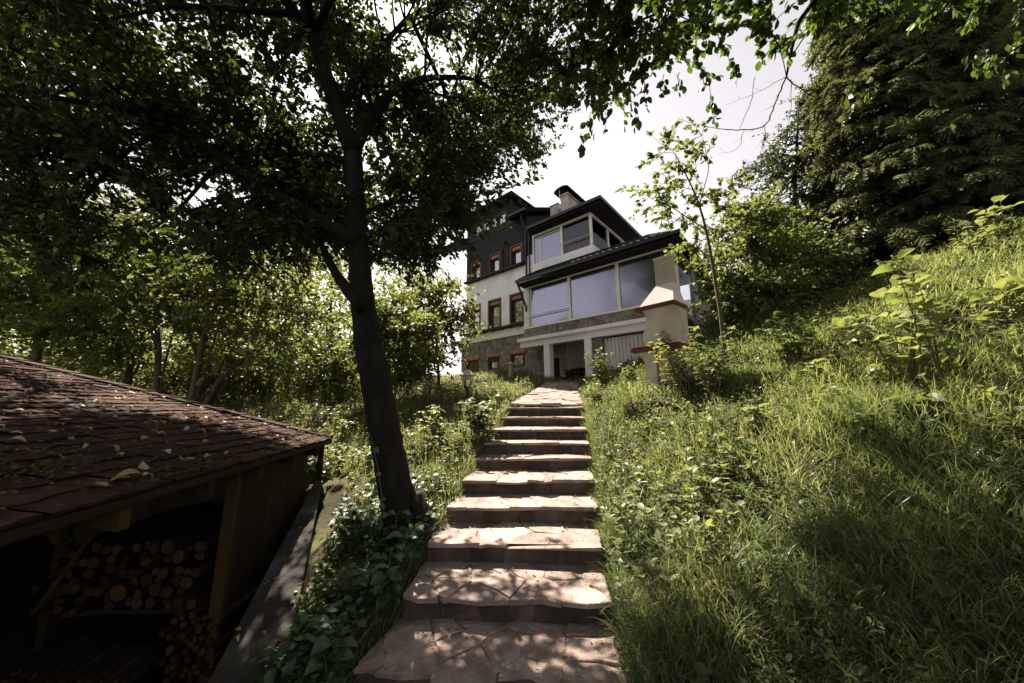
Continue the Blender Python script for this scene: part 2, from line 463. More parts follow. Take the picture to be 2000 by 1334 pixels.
# ------------------------------------------------------------------ garden steps and path
rng = np.random.default_rng(5)
steps = thing('garden_steps', 'long flight of uneven flagstone garden steps climbing the grassy slope to the house', 'steps', (0, 2.3, 0))
for n in range(11):
    A, B, z = STEP_A[n], STEP_B[n], STEP_Z[n]
    if n < 10: A2, B2 = STEP_A[n + 1] + [0, .10], STEP_B[n + 1] + [0, .10]
    else: A2, B2 = A + [.09, .42], B + [.09, .42]
    q = lambda s, t: (A * (1 - s) + B * s) * (1 - t) + (A2 * (1 - s) + B2 * s) * t
    # body with a wavy riser
    mb = MB(); K = 22
    zb = z - .42
    top, bot, btop, bbot = [], [], [], []
    ph = rng.uniform(0, 6)
    for k in range(K + 1):
        s = k / K; p = q(s, 0); b = q(s, 1)
        off = .012 * math.sin(9 * s + ph) + rng.normal(0, .008)
        top.append((p[0], p[1] + .034 + off, z - .030)); bot.append((p[0], p[1] + .045 + off * .6 + rng.normal(0, .006), zb))
        btop.append((b[0], b[1], z - .030)); bbot.append((b[0], b[1], zb))
    V = top + bot + btop + bbot; m_ = K + 1
    Fc = []
    for k in range(K):
        Fc += [(k + m_, k + 1 + m_, k + 1, k), (k, k + 1, 2 * m_ + k + 1, 2 * m_ + k), (3 * m_ + k, 2 * m_ + k, 2 * m_ + k + 1, 3 * m_ + k + 1)]
    Fc += [(0, 2 * m_, 3 * m_, m_), (K, m_ + K, 3 * m_ + K, 2 * m_ + K)]
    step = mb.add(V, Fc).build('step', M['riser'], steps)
    bd = MB()
    for k in range(K):
        p, p1, b, b1 = q(k / K, 0), q((k + 1) / K, 0), q(k / K, 1), q((k + 1) / K, 1)
        bd.quad((p[0], p[1] + .035, z - .009), (p1[0], p1[1] + .035, z - .009), (b1[0], b1[1], z - .009), (b[0], b[1], z - .009))
    bd.build('mortar_bed', M['mortar'], step)
    w = np.linalg.norm(A - B); h = np.linalg.norm((A2 + B2 - A - B) / 2)
    cells = voronoi(scatter(w, h, .21 if n < 3 else .30, rng, .5, 1.5), [(0, 0), (w, 0), (w, h), (0, h)])
    for c in cells:
        c = c.copy()
        fr = c[:, 1] < .004
        c[fr, 1] += rng.normal(-.012, .022, fr.sum())
        stone_mb(c, .008, lambda p, dz: (*q(p[0] / w, p[1] / h), z + dz), rng.normal(0, .004), rng, base=-.036, rag=.02, tilt=.009, bevel=.006).build('flagstone', M['slab'], step)
    # the stones that face the riser
    if n < 11:
        fr = voronoi(scatter(w, .17, .17, rng, .3, 2.2), [(0, 0), (w, 0), (w, .16), (0, .16)])
        nrm2 = norm(np.array([(B - A)[1], -(B - A)[0]]))
        for c in fr:
            def fn(p, d, A=A, B=B, w=w, z=z, nn=nrm2):
                b_ = A + (B - A) * p[0] / w
                return (b_[0] + nn[0] * (d - .040), b_[1] + nn[1] * (d - .040), z - .030 - (.16 - p[1]) * .95)
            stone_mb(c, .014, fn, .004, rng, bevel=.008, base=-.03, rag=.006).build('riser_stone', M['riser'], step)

path = thing('path', 'flagstone path curving away over the crest from the top of the steps', None, (.7, 7.4, 1.5), kind='structure')
Lp = [(-.09, 7.74), (.45, 9.2), (1.0, 11.0), (1.25, 11.8)]; Rp = [(1.56, 7.56), (1.75, 9.0), (2.05, 10.6), (2.6, 11.4)]
L_ = [0, 1.56, 3.4, 4.2]
def pq(s, t):
    a = np.array([np.interp(t, L_, [p[0] for p in Lp]), np.interp(t, L_, [p[1] for p in Lp])]); b = np.array([np.interp(t, L_, [p[0] for p in Rp]), np.interp(t, L_, [p[1] for p in Rp])])
    p = a * (1 - s) + b * s
    return p[0], p[1], float(np.interp(p[1], YS, ZS)) + .045
mb = MB()
for i in range(14):
    for j in range(6):
        c = []
        for a, b in ((j, i), (j + 1, i), (j + 1, i + 1), (j, i + 1)):
            x, y, z = pq(a / 6, b * .3); c.append((x, y, z - .010))
        mb.quad(*c)
mb.build('path_bed', M['mortar'], path)
for c in voronoi(scatter(1.4, 4.2, .26, rng, .42, 1.3), [(0, 0), (1.4, 0), (1.4, 4.2), (0, 4.2)]):
    def fn(p, dz):
        x, y, z = pq(p[0] / 1.4, p[1]); return x, y, z + dz
    stone_mb(c, .03, fn, rng.normal(.004, .008), rng, base=-.05, tilt=.02).build('flagstone', M['slab'], path)

# concrete strip between the bank and the shed pit
mb = MB(); ys = np.arange(-.5, 4.75, .15)
for i in range(len(ys) - 1):
    V = []
    for y in (ys[i], ys[i + 1]):
        x0 = float(strip_edge(y)); wd = .40 if y < 2.6 else .40 - .16 * (y - 2.6)
        z = float(np.interp(y, YS, ZS)) + .0
        V.append([(x0, y, -.9), (x0 + wd, y, -.9), (x0 + wd, y, z), (x0, y, z + .01)])
    a, b = V
    mb.quad(a[3], a[2], b[2], b[3]); mb.quad(a[0], a[3], b[3], b[0]); mb.quad(a[2], a[1], b[1], b[2])
mb.build('concrete_kerb', M['concrete'], None, kind='structure')

# ------------------------------------------------------------------ house (its own axes: u along the front, w into it, z up)
HO = np.array([.508, 14.5, 2.4])
YAW = rad(-40.8)
HU = np.array([math.cos(YAW), math.sin(YAW), 0]); HW = np.array([-math.sin(YAW), math.cos(YAW), 0])
house = thing('house', 'three storey hillside house with white walls, black boarded gable, stone base and glazed extension', 'house', HO, rotz=YAW)
OFF[house.name] = np.array([0, 0, HO[2]])
def hw(u, w, z): return np.array([HO[0], HO[1], 0]) + HU * u + HW * w + np.array([0, 0, z])
hb = lambda name, m, *a, parent=house, **k: MB().box(*a).build(name, m, parent, **k)

def wall_holes(u0, u1, z0, z1, holes, w=0.0, depth=.24):
    us = sorted({u0, u1, *[h[0] for h in holes], *[h[1] for h in holes]}); zs = sorted({z0, z1, *[h[2] for h in holes], *[h[3] for h in holes]})
    mb = MB()
    for i in range(len(us) - 1):
        for j in range(len(zs) - 1):
            a, b, c, d = us[i], us[i + 1], zs[j], zs[j + 1]
            cu, cz = (a + b) / 2, (c + d) / 2
            if any(h[0] < cu < h[1] and h[2] < cz < h[3] for h in holes): continue
            mb.quad((a, w, c), (b, w, c), (b, w, d), (a, w, d))
    for a, b, c, d in holes:
        mb.quad((a, w, c), (a, w, d), (a, w + depth, d), (a, w + depth, c)); mb.quad((b, w, c), (b, w + depth, c), (b, w + depth, d), (b, w, d))
        mb.quad((a, w, c), (a, w + depth, c), (b, w + depth, c), (b, w, c)); mb.quad((a, w, d), (b, w, d), (b, w + depth, d), (a, w + depth, d))
    return mb

low = [(-3.53, -2.73, 5.07, 6.50), (-2.15, -1.35, 5.11, 6.51), (-.76, .03, 5.13, 6.51)]
upw = [(-3.42, -2.72, 7.87, 8.88), (-2.10, -1.40, 7.87, 8.88), (-.72, -.03, 7.90, 8.88)]
bas = [(-3.58, -2.86, 3.10, 3.86), (-2.14, -1.50, 3.20, 3.88), (-.74, -.02, 3.20, 3.88)]
wall_holes(-3.78, .62, 4.60, 7.74, low).build('wall', M['white'], house, label='white rendered wall of the middle storey')
hb('wall', M['white'], .62, 3.3, 0, .2, 4.0, 7.3)
MB().quad((-3.78, 0, 2.2), (-3.78, 8, 2.2), (-3.78, 8, 7.76), (-3.78, 0, 7.76)).build('wall', M['white'], house)
MB().add([(-3.76, 0, 7.76), (-3.76, 8, 7.76), (-3.76, 8, 10.0), (-3.76, 4, 11.95), (-3.76, 0, 10.1)], [(0, 1, 2, 3, 4)]).build('gable_wall', M['black'], house)
MB().quad((6.4, 1.2, 2.2), (6.4, 8, 2.2), (6.4, 8, 7.2), (6.4, 1.2, 7.2)).build('wall', M['white'], house)
MB().quad((-4.1, 8, 2.2), (6.4, 8, 2.2), (6.4, 8, 7), (3.3, 8, 7), (3.3, 8, 10), (-4.1, 8, 10)).build('wall', M['white'], house)
hb('plinth_band', M['white'], -4.12, .62, -.05, .0, 4.60, 4.93)
# stone base and its stones
sb = wall_holes(-4.1, 5.6, 2.0, 4.60, bas + [(1.30, 1.78, 2.2, 3.38)], .02).build('stone_base', M['joint'], house)
holes = bas + [(1.28, 1.80, 2.2, 3.38)]
rng = np.random.default_rng(8)
pts = scatter(6.2, 1.9, .22, rng, .40, 1.15)
for c in voronoi(pts, [(0, 0), (6.2, 0), (6.2, 1.9), (0, 1.9)]):
    m_ = c.mean(0) + [-4.1, 2.68]
    if any(h[0] - .10 < m_[0] < h[1] + .10 and h[2] - .1 < m_[1] < h[3] + .1 for h in holes): continue
    stone_mb(c, .03, lambda p, d: (p[0] - 4.1, .02 - d, p[1] + 2.68), .018, rng, bevel=.02, base=-.01, sub=False).build('stone', M['rubble'], sb)

def window(h, recess, box=True, frame=M['brown'], pane_w=None, slats=0, outer=.0, curtain=True):
    """a window in a hole: brown lining, roller shutter box, sash frame, pane, curtain."""
    a, b, c, d = h
    f = MB(); t = .055
    e = outer
    f.box(a - e, a + t, -.02, .20, c - e, d + e); f.box(b - t, b + e, -.02, .20, c - e, d + e); f.box(a + t, b - t, -.02, .20, c - e, c + t); f.box(a + t, b - t, -.02, .20, d - t, d + e)
    win = f.build('window', frame, house)
    top = d - t
    if box:
        bx = MB(); bh = .17
        bx.prism([(0.03, top - bh), (.03, top - .02), (.13, top), (.2, top), (.2, top - bh)], a + t, b - t, lambda p, q, x: (x, p, q)).build('shutter_box', M['shutter'], win)
        top -= bh
        MB().box(a + t, b - t, .06, .17, top - .05, top - .003).build('shutter_rail', M['brown'], win)
        top -= .05
    s = MB(); k = .055
    s.box(a + t, a + t + k, .14, .19, c + t, top); s.box(b - t - k, b - t, .14, .19, c + t, top); s.box(a + t + k, b - t - k, .14, .19, c + t, c + t + k); s.box(a + t + k, b - t - k, .14, .19, top - k, top)
    s.build('sash', frame, win)
    MB().box(a + t + k, b - t - k, .160, .166, c + t + k, top - k).build('pane', M['glass_win'], win)
    if curtain:
        MB().box(a + (b - a) * .5, b - .02, .26, .27, c, top).build('curtain', M['curtain'], win)
    return win
for h in low: window(h, .1, outer=.035)
for h in upw: window(h, .1, outer=.03)
for i, h in enumerate(bas):
    a, b, c, d = h
    win = MB().box(a - .03, a + .03, -.02, .2, c, d).box(b - .03, b + .03, -.02, .2, c, d).box(a + .03, b - .03, -.02, .2, c, c + .04).build('window', M['brown'], house)
    MB().prism([(-.06, d - .13), (-.06, d - .03), (-.03, d + .02), (.05, d + .02), (.05, d - .13)], a - .08, b + .08, lambda p, q, x: (x, p, q)).build('shutter_box', M['shutter'], win)
    zb = (c + .05, d - .36, d - .2)[i]
    for k in range(int((d - .13 - zb) / .055)):
        MB().box(a + .03, b - .03, .03, .045, d - .13 - .055 * (k + 1) + .004, d - .13 - .055 * k).build('shutter_slat', M['brown'], win)
    MB().box(a + .03, b - .03, .10, .106, c + .04, d - .13).build('pane', M['glass_win'], win)
# black boarded storey: boards one by one, cut at the windows
clad = wall_holes(-3.75, .30, 7.76, 10.12, upw, -.01, .2).build('cladding', M['black'], house)
z = 7.80
while z < 10.08:
    segs = [(-3.75, .30)]
    for h in upw:
        if h[2] - .04 < z + .05 < h[3] + .04:
            ns = []
            for s in segs:
                if s[0] < h[0] - .03 < s[1]: ns += [(s[0], h[0] - .035), (h[1] + .035, s[1])]
                else: ns.append(s)
            segs = ns
    for a, b in segs:
        MB().prism([(-.012, z), (-.052, z), (-.030, z + .098), (-.012, z + .098)], a, b, lambda p, q, x: (x, p, q)).build('board', M['black'], clad)
    z += .104
# shutters standing open beside the upper windows
for a in (-1.33, .04):
    sh = MB().box(a, a + .20, -.075, -.055, 7.9, 8.9).build('open_shutter', M['black'], house)
    for k in range(14): MB().box(a + .02, a + .18, -.088, -.076, 7.93 + k * .068, 7.93 + k * .068 + .05).build('louvre', M['black'], sh)
for name, u0, u1, zz in (('ledge', -3.8, .10, 5.0), ('ledge', -3.8, .10, 7.76)):
    lg = MB().box(u0, u1, -.20, -.012 if zz > 6 else -.0, zz, zz + .09).build(name, M['black'], house)
    for k in range(7):
        x = u0 + .3 + k * .57
        MB().box(x, x + .07, -.17, -.055, zz - .06, zz).build('ledge_bracket', M['black'], lg)
# gable dormer, flush with the front
dor = wall_holes(-3.75, -.55, 10.12, 11.30, [(-3.2, -.94, 10.24, 10.86)], -.012, .2).build('dormer_wall', M['black'], house)
MB().box(-.56, -.55, 0, 5, 10.12, 11.3).build('dormer_cheek', M['black'], house); MB().box(-3.75, -3.74, 0, 5, 10.12, 11.3).build('dormer_cheek', M['black'], house)
for k in range(8):
    MB().prism([(-.012, 0), (-.05, 0), (-.028, .098), (-.012, .098)], -.92, -.55, lambda p, q, x, k=k: (x, p, q + 10.3 + k * .104)).build('board', M['black'], dor)
    MB().prism([(-.012, 0), (-.05, 0), (-.028, .098), (-.012, .098)], -3.75, -3.24, lambda p, q, x, k=k: (x, p, q + 10.3 + k * .104)).build('board', M['black'], dor)
for k in range(4):
    a = -3.2 + k * .565; b = a + .565
    win = MB().box(a + .002, a + .06, -.03, .08, 10.24, 10.86).box(b - .06, b - .002, -.03, .08, 10.24, 10.86).box(a + .06, b - .06, -.03, .08, 10.24, 10.29).box(a + .06, b - .06, -.03, .08, 10.80, 10.86).build('window', M['brown'], house)
    MB().box(a + .06, b - .06, .03, .036, 10.29, 10.80).build('pane', M['glass_win'], win)
    MB().box(a + .06, b - .06, .10, .11, 10.29, 10.80).build('curtain', M['curtain'], win)
def slope(name, pts, th, m, parent=house, label=None):
    """a sheet of roof with thickness th below it."""
    n = len(pts); lo = [(p[0], p[1], p[2] - th) for p in pts]
    return MB().add(list(pts) + lo, [tuple(range(n)), tuple(range(n, 2 * n))[::-1]] + [(i, n + i, n + (i + 1) % n, (i + 1) % n) for i in range(n)]).build(name, m, parent, label=label)
# dormer roof: hipped, wide eaves
ez = 11.36
slope('dormer_roof', [(-4.2, -.5, ez), (-.2, -.5, ez), (-1.2, 1.2, ez + .62), (-3.2, 1.2, ez + .62)], .09, M['rooftile'])
slope('dormer_roof', [(-.2, -.5, ez), (-.2, 3.2, ez), (-1.2, 3.2, ez + .62), (-1.2, 1.2, ez + .62)], .09, M['rooftile'])
slope('dormer_roof', [(-4.2, 3.2, ez), (-4.2, -.5, ez), (-3.2, 1.2, ez + .62), (-3.2, 3.2, ez + .62)], .09, M['rooftile'])
hb('dormer_soffit', M['soffit'], -4.18, -.22, -.48, 3.2, 11.24, 11.27)
# main roof: eave z 10.1, 25 degrees
tn = math.tan(rad(25)); rz = lambda w: 10.16 + (w + .5) * tn
for u0, u1 in ((-.55, .62), (-5.8, -3.75)):
    slope('main_roof', [(u0, -.5, rz(-.5)), (u1, -.5, rz(-.5)), (u1, 4, rz(4)), (u0, 4, rz(4))], .20, M['rooftile'])
slope('main_roof', [(-5.8, 4, rz(4)), (.62, 4, rz(4)), (.62, 8.5, rz(-.5)), (-5.8, 8.5, rz(-.5))], .16, M['rooftile'])
MB().add([(.30, 0, 9.2), (.30, 8, 9.2), (.30, 8, 10.0), (.30, 4, 11.95), (.30, 0, 10.1)], [(0, 1, 2, 3, 4)]).build('gable_wall', M['black'], house)
hb('main_gutter', M['blackmetal'], -.56, .62, -.58, -.51, 10.02, 10.12); hb('main_gutter', M['blackmetal'], -5.8, -3.75, -.58, -.51, 10.02, 10.12)
# strip of white and downpipes between the boarded front and the upper room
MB().tube([(.27, -.42, 10.05), (.27, -.38, 9.8), (.27, -.08, 9.35), (.27, -.08, 7.0)], .04, 8).build('downpipe', M['blackmetal'], house)
MB().tube([(.75, -.35, 9.15), (.5, -.12, 9.32), (.46, -.10, 9.2), (.46, -.09, 7.1)], .035, 8).build('downpipe', M['blackmetal'], house)
hb('wall_strip', M['white'], .31, .60, -.04, .0, 7.0, 8.1); hb('wall_strip', M['black'], .31, .60, -.04, .0, 8.1, 9.2, label='black boarded strip beside the upper glazing')
MB().lathe([(.02, -.14), (.075, -.12), (.085, -.02), (.05, .05), (.02, .08)], (-.98, -.12, 9.22), 10).build('wall_lamp', M['blackmetal'], house, smooth=True)

# upper glazed room
UZ0, UZ1 = 7.57, 8.93
ur = MB().box(.58, 3.56, -.06, .0, 7.25, 7.55).box(3.50, 3.56, .0, 4.2, 7.25, 7.55).build('room_sill', M['white'], house, label='white parapet of the upper glazed room')
fr = MB()
for u in (.58, 2.06, 3.39): fr.box(u, u + .09, -.03, .06, 7.55, 8.98)
for u in (.67, 2.15): fr.box(u, (2.06 if u < 1 else 3.39), -.03, .06, 8.89, 8.98); fr.box(u, (2.06 if u < 1 else 3.39), -.03, .06, 7.551, 7.61)
for w in (1.45, 2.95, 4.1): fr.box(3.39, 3.48, w, w + .09, 7.55, 8.98)
for a, b in ((.06, 1.45), (1.54, 2.95), (3.04, 4.1)): fr.box(3.39, 3.48, a, b, 8.89, 8.98); fr.box(3.39, 3.48, a, b, 7.551, 7.61)
fr.box(1.00, 1.05, .0, .05, 7.61, 8.78); fr.box(.74, 2.0, .0, .05, 8.78, 8.82)
glz = fr.build('upper_glazing', M['frame'], house)
MB().box(.67, 1.00, .02, .026, 7.61, 8.78).build('pane', M['glass_ext'], glz); MB().box(1.05, 2.06, .02, .026, 7.61, 8.78).build('pane', M['glass_ext'], glz)
M['glass_dark'] = glassmat('dark_glass', (.7, .7, .75), .06)
MB().box(2.15, 3.39, .02, .026, 7.61, 8.89).build('pane', M['glass_dark'], glz)
for a, b in ((.06, 1.45), (1.54, 2.95), (3.04, 4.1)): MB().box(3.43, 3.436, a, b, 7.61, 8.89).build('pane', M['glass_dark'], glz)
MB().tube([(2.05, -.13, 8.02), (3.40, -.13, 8.26)][:0] + [(2.08, -.02, 8.02), (2.10, -.11, 8.03), (3.36, -.11, 8.03), (3.44, -.02, 8.03)], .018, 6).build('railing_bar', M['steel'], glz)
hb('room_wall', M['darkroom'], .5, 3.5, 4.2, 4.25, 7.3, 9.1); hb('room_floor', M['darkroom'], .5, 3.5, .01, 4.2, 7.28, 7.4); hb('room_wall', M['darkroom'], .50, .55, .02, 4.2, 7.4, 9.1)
ue = 9.24
slope('upper_roof', [(.62, -.42, ue), (4.06, -.42, ue), (3.0, 1.6, ue + .75), (.62, 1.6, ue + .75)], .16, M['rooftile'], label='black roof over the upper glazed room')
slope('upper_roof', [(4.06, -.42, ue), (4.06, 4.7, ue), (3.0, 4.0, ue + .75), (3.0, 1.6, ue + .75)], .16, M['rooftile'])
hb('upper_soffit', M['soffit'], .63, 4.04, -.40, 4.7, 9.00, 9.06)
hb('upper_gutter', M['blackmetal'], .62, 4.07, -.50, -.43, 9.08, 9.2)
hb('upper_gutter', M['blackmetal'], 4.07, 4.14, -.5, 4.7, 9.08, 9.2)

# chimney
ch = MB().box(1.25, 1.65, 1.4, 2.7, 8.9, 11.42).build('chimney', M['chimney'], house)
cb = MB(); N_ = 10
for i in range(N_):
    a0, a1 = math.pi * i / N_, math.pi * (i + 1) / N_
    p = lambda a, r: (1.45 - (r + .12) * math.cos(a), 11.46 + r * .75 * math.sin(a) * .9)
    (x0, z0), (x1, z1), (x2, z2), (x3, z3) = p(a0, .30), p(a1, .30), p(a1, .27), p(a0, .27)
    cb.hexa([(x3, 1.15, z3), (x2, 1.15, z2), (x2, 2.95, z2), (x3, 2.95, z3), (x0, 1.15, z0), (x1, 1.15, z1), (x1, 2.95, z1), (x0, 2.95, z0)])
cb.build('chimney_cap', M['blackmetal'], ch)
MB().box(1.2, 1.7, 1.35, 2.75, 11.30, 11.36).build('chimney_course', M['chimney'], ch)
MB().tube([(1.30, 1.25, 11.0), (1.30, 1.25, 12.3)], .012, 5).build('antenna_rod', M['steel'], ch)
c2 = MB().box(.72, 1.15, 1.3, 2.3, 9.3, 10.95).build('chimney', M['chimney'], house, label='lower chimney box in front of the tall chimney')
MB().box(.69, 1.18, 1.27, 2.33, 10.95, 11.0).build('chimney_course', M['blackmetal'], c2)

# glazed extension
CW = -1.0
U0, U1 = 1.02, 6.62
fr = MB()
zb, zt = 4.50, 6.14
for u in (U0, 2.90, 4.74): fr.box(u, u + .11, CW - .04, CW + .06, zb, zt + .08)
fr.box(U1 - .11, U1, CW - .04, CW + .06, 4.0, zt + .08)
for a, b in ((U0 + .11, 2.90), (3.01, 4.74), (4.85, U1 - .11)): fr.box(a, b, CW - .04, CW + .06, zt, zt + .08); fr.box(a, b, CW - .04, CW + .06, zb + .001, zb + .055)
fr.box(U1 - .11, U1, .95, 1.05, 4.0, zt + .08); fr.box(U1 - .11, U1, CW + .06, .95, zt, zt + .08)
fr.box(U0 + .14, U0 + .20, CW, CW + .05, zb + .055, zt - .05)
ext = fr.build('extension_glazing', M['frame'], house)
for a, b in ((U0 + .20, 2.90), (3.01, 4.74), (4.85, U1 - .11)): MB().box(a, b, CW + .01, CW + .016, zb + .055, zt).build('pane', M['glass_ext'], ext)
MB().box(U1 - .06, U1 - .054, CW + .06, .95, 4.2, zt).build('pane', M['glass_dark'], ext)
MB().tube([(U0 - .04, CW - .02, 4.93), (U0, CW - .10, 4.95), (2.90, CW - .10, 4.95), (2.95, CW - .02, 4.95)], .017, 6).build('railing_bar', M['steel'], ext)
MB().tube([(U0 + .15, CW + .10, 4.83), (2.9, CW + .10, 4.83)], .02, 6).build('railing_bar', M['blackmetal'], ext)
hb('corner_post', M['white'], U0 - .17, U0 - .01, CW - .02, CW + .25, 4.1, 6.3)
hb('side_wall', M['white'], U0 - .16, U0 - .02, CW + .25, -.01, 4.1, 6.3)
hb('inner_column', M['interior'], 3.95, 4.17, -.35, -.15, 4.2, 6.3); hb('inner_column', M['interior'], 1.45, 1.75, -.45, -.4, 4.2, 6.2)
hb('curtain', M['curtain'], 2.05, 2.2, -.5, -.45, 4.2, 6.2)
hb('inner_floor', M['interior'], .9, 6.5, CW + .06, 1.2, 4.12, 4.2)
hb('inner_ceiling', M['interior'], .9, 6.5, CW + .06, 1.2, 6.24, 6.28)
band = hb('stone_band', M['joint'], .86, U1 - .12, CW - .03, CW + .2, 4.14, 4.48)
pts = scatter(U1 - .98, .34, .17, rng, .42, 1.3)
for c in voronoi(pts, [(0, 0), (U1 - .98, 0), (U1 - .98, .34), (0, .34)]):
    stone_mb(c, .025, lambda p, d: (p[0] + .86, CW - .03 - d, p[1] + 4.14), .022, rng, bevel=.014, base=-.01, sub=False).build('stone', M['rubble'], band)
hb('sill_board', M['frame'], U0 - .05, U1, CW - .07, CW + .02, 4.482, 4.499)
hb('floor_slab', M['white'], .60, U1 + .1, CW - .16, .0, 3.99, 4.12, label='white edge of the floor slab under the extension')
hb('beam', M['white'], .68, U1, CW - .06, CW + .18, 3.76, 3.99); hb('beam', M['white'], .68, .9, CW + .18, .0, 3.76, 3.99)
for u in (1.79, 3.48):
    hb('pillar', M['white'], u, u + .26, CW - .05, CW + .2, 2.0, 3.76)
hb('store_wall', M['rubble'], 3.74, 4.12, CW + .02, CW + .1, 2.0, 3.76)
hb('cellar_door', M['soffit'], 1.30, 1.78, .10, .16, 2.2, 3.38)
gd = hb('garage_door', M['garage'], 4.12, 6.4, CW + .16, CW + .2, 2.0, 3.70)
for k in range(18):
    MB().box(4.13 + k * .126, 4.13 + k * .126 + .108, CW + .125, CW + .159, 2.3, 3.70).build('plank', M['garage'], gd)
# lower roof of the extension: tile by tile
eu0, eu1, ew, ezl = .90, 6.87, -1.47, 6.40
st = .60
er = slope('extension_roof', [(eu0, ew, ezl), (eu1, ew, ezl), (5.42, -.0, ezl + 1.45 * st), (eu0, -.0, ezl + 1.45 * st)], .10, M['rooftile'], label='dark tiled lean-to roof of the glazed extension')
slope('extension_roof', [(eu1, ew, ezl), (eu1, 6, ezl), (5.42, 6, ezl + 1.45 * st), (5.42, .0, ezl + 1.45 * st)], .10, M['rooftile'])
slope('extension_roof', [(3.5, 0, ezl + 1.45 * st), (5.42, 0, ezl + 1.45 * st), (5.42, 6, ezl + 1.45 * st), (3.5, 6, ezl + 1.45 * st)], .10, M['rooftile'])
tile = MB(); seg = 5; tw, tl = .23, .30
V, Fc = [], []
for j, (yy, zz) in enumerate(((0, .030), (0, .0), (tl + .03, .012))):
    for i in range(seg + 1):
        s = i / seg
        V.append((s * tw, yy * math.cos(math.atan(st)), zz + .028 * math.sin(math.pi * s) + yy * math.sin(math.atan(st))) if j != 1 else (s * tw, .0, -.02))
for i in range(seg):
    Fc += [(i + seg + 1, i + 1 + seg + 1, i + 1, i), (i, i + 1, 2 * (seg + 1) + i + 1, 2 * (seg + 1) + i)]
tile_me = MB().add(V, Fc).mesh('roof_tile', M['rooftile'])
for j in range(6):
    for i in range(26):
        d = j * tl * math.cos(math.atan(st)); x = eu0 + i * tw
        if x + tw > eu1 - d or d > 1.10: continue
        o = link('roof_tile', tile_me, er)
        o.location = (x, ew + d, ezl + d * st + .004 - HO[2])
hb('extension_gutter', M['blackmetal'], eu0 - .03, eu1 + .05, ew - .10, ew - .012, ezl - .13, ezl - .02)
hb('extension_soffit', M['soffit'], eu0, eu1, ew, CW + .1, ezl - .22, ezl - .14)
hb('extension_soffit', M['soffit'], U1, eu1, CW + .1, 6, ezl - .22, ezl - .14)
MB().tube([(.93, ew - .06, 6.30), (.95, ew + .02, 6.14), (1.02, CW + .02 - .10, 5.35), (.98, CW - .06, 5.2)], .04, 8).build('downpipe', M['blackmetal'], house)

# firewood in the open bay under the extension
rng = np.random.default_rng(21)
def log_mesh(L, r, seg=9, var=0):
    rg = np.random.default_rng(var)
    bark = MB(); ks = 4
    wob = rg.uniform(.86, 1.1, seg)
    if var in (1, 3): wob[:4] *= (.75, .5, .55, .8)          # split pieces
    rings = []
    for i in range(ks):
        t = i / (ks - 1)
        cx, cz = rg.normal(0, r * .08, 2) if 0 < i < ks - 1 else (0, 0)
        rings.append([(cx + r * wob[k] * math.cos(2 * math.pi * k / seg), t * L, cz + r * wob[k] * math.sin(2 * math.pi * k / seg)) for k in range(seg)])
    V = [p for q in rings for p in q]
    Fc = [(i * seg + k, (i + 1) * seg + k, (i + 1) * seg + (k + 1) % seg, i * seg + (k + 1) % seg) for i in range(ks - 1) for k in range(seg)]
    Fc.append(tuple((ks - 1) * seg + k for k in range(seg))[::-1]); Fc.append(tuple(range(seg)))
    b = MB().add(V, Fc).mesh('log', M['bark_log'], smooth=True)
    e = MB().add([(x * .87, -.002, z * .87) for x, y, z in rings[0]], [tuple(range(seg))]).mesh('cut_end', M['cut'])
    return b, e
logs = [log_mesh(1.0, 1.0, 9, k) for k in range(5)]
def put_log(p, L, r, rz, tilt, label, group):
    k = int(rng.integers(0, 5))
    o = link('log', logs[k][0]); tag(o, label, 'log', group)
    o.matrix_world = Matrix.Translation(p) @ Matrix.Rotation(rz, 4, 'Z') @ Matrix.Rotation(tilt, 4, 'X') @ Matrix.Rotation(rng.uniform(0, 6), 4, 'Y') @ Matrix.Diagonal((r, L, r, 1))
    e = link('cut_end', logs[k][1], o)
    return o
for j in range(5):
    for i in range(10 - j):
        u = 2.35 + i * .115 + (j % 2) * .06 + rng.normal(0, .02); z = 2.46 + j * .085 + rng.normal(0, .012)
        put_log(hw(u, -.55 + rng.normal(0, .04), z), .45, rng.uniform(.032, .062), YAW + rng.normal(0, .25), 0, ('brown firewood log in the bottom row of the heap under the house extension', 'brown firewood log in the second row of the heap under the house extension', 'brown firewood log in the middle row of the heap under the house extension', 'brown firewood log in the second highest row of the heap under the extension', 'brown firewood log on top of the heap under the house extension')[j], 'firewood under the extension')

# little garden ornament by the stone wall
p = hw(.35, -1.3, 0); p[2] = Hs(p[0], p[1])
orn = thing('garden_ornament', 'small pale wooden garden ornament with raised arms in front of the stone wall', 'ornament', p)
M['palewood'] = mat('pale_wood', (.50, .36, .22), (.38, .26, .15), 8, .8, .2, 30)
MB().tube([p, p + [0, 0, .25], p + [.01, 0, .52]], [.05, .055, .04], 7).build('post', M['palewood'], orn)
MB().lathe([(.12, 0), (.10, .04), (.03, .09), (.005, .10)], p + [.01, 0, .52], 9).build('cap', M['palewood'], orn)
for sx in (-1, 1):
    MB().tube([p + [0, 0, .38], p + [sx * .14, 0, .50], p + [sx * .20, 0, .68]], [.02, .028, .02], 6).build('arm', M['palewood'], orn)
    MB().tube([p + [sx * .03, 0, .2], p + [sx * .10, .0, -.03]], [.035, .03], 6).build('leg', M['palewood'], orn)

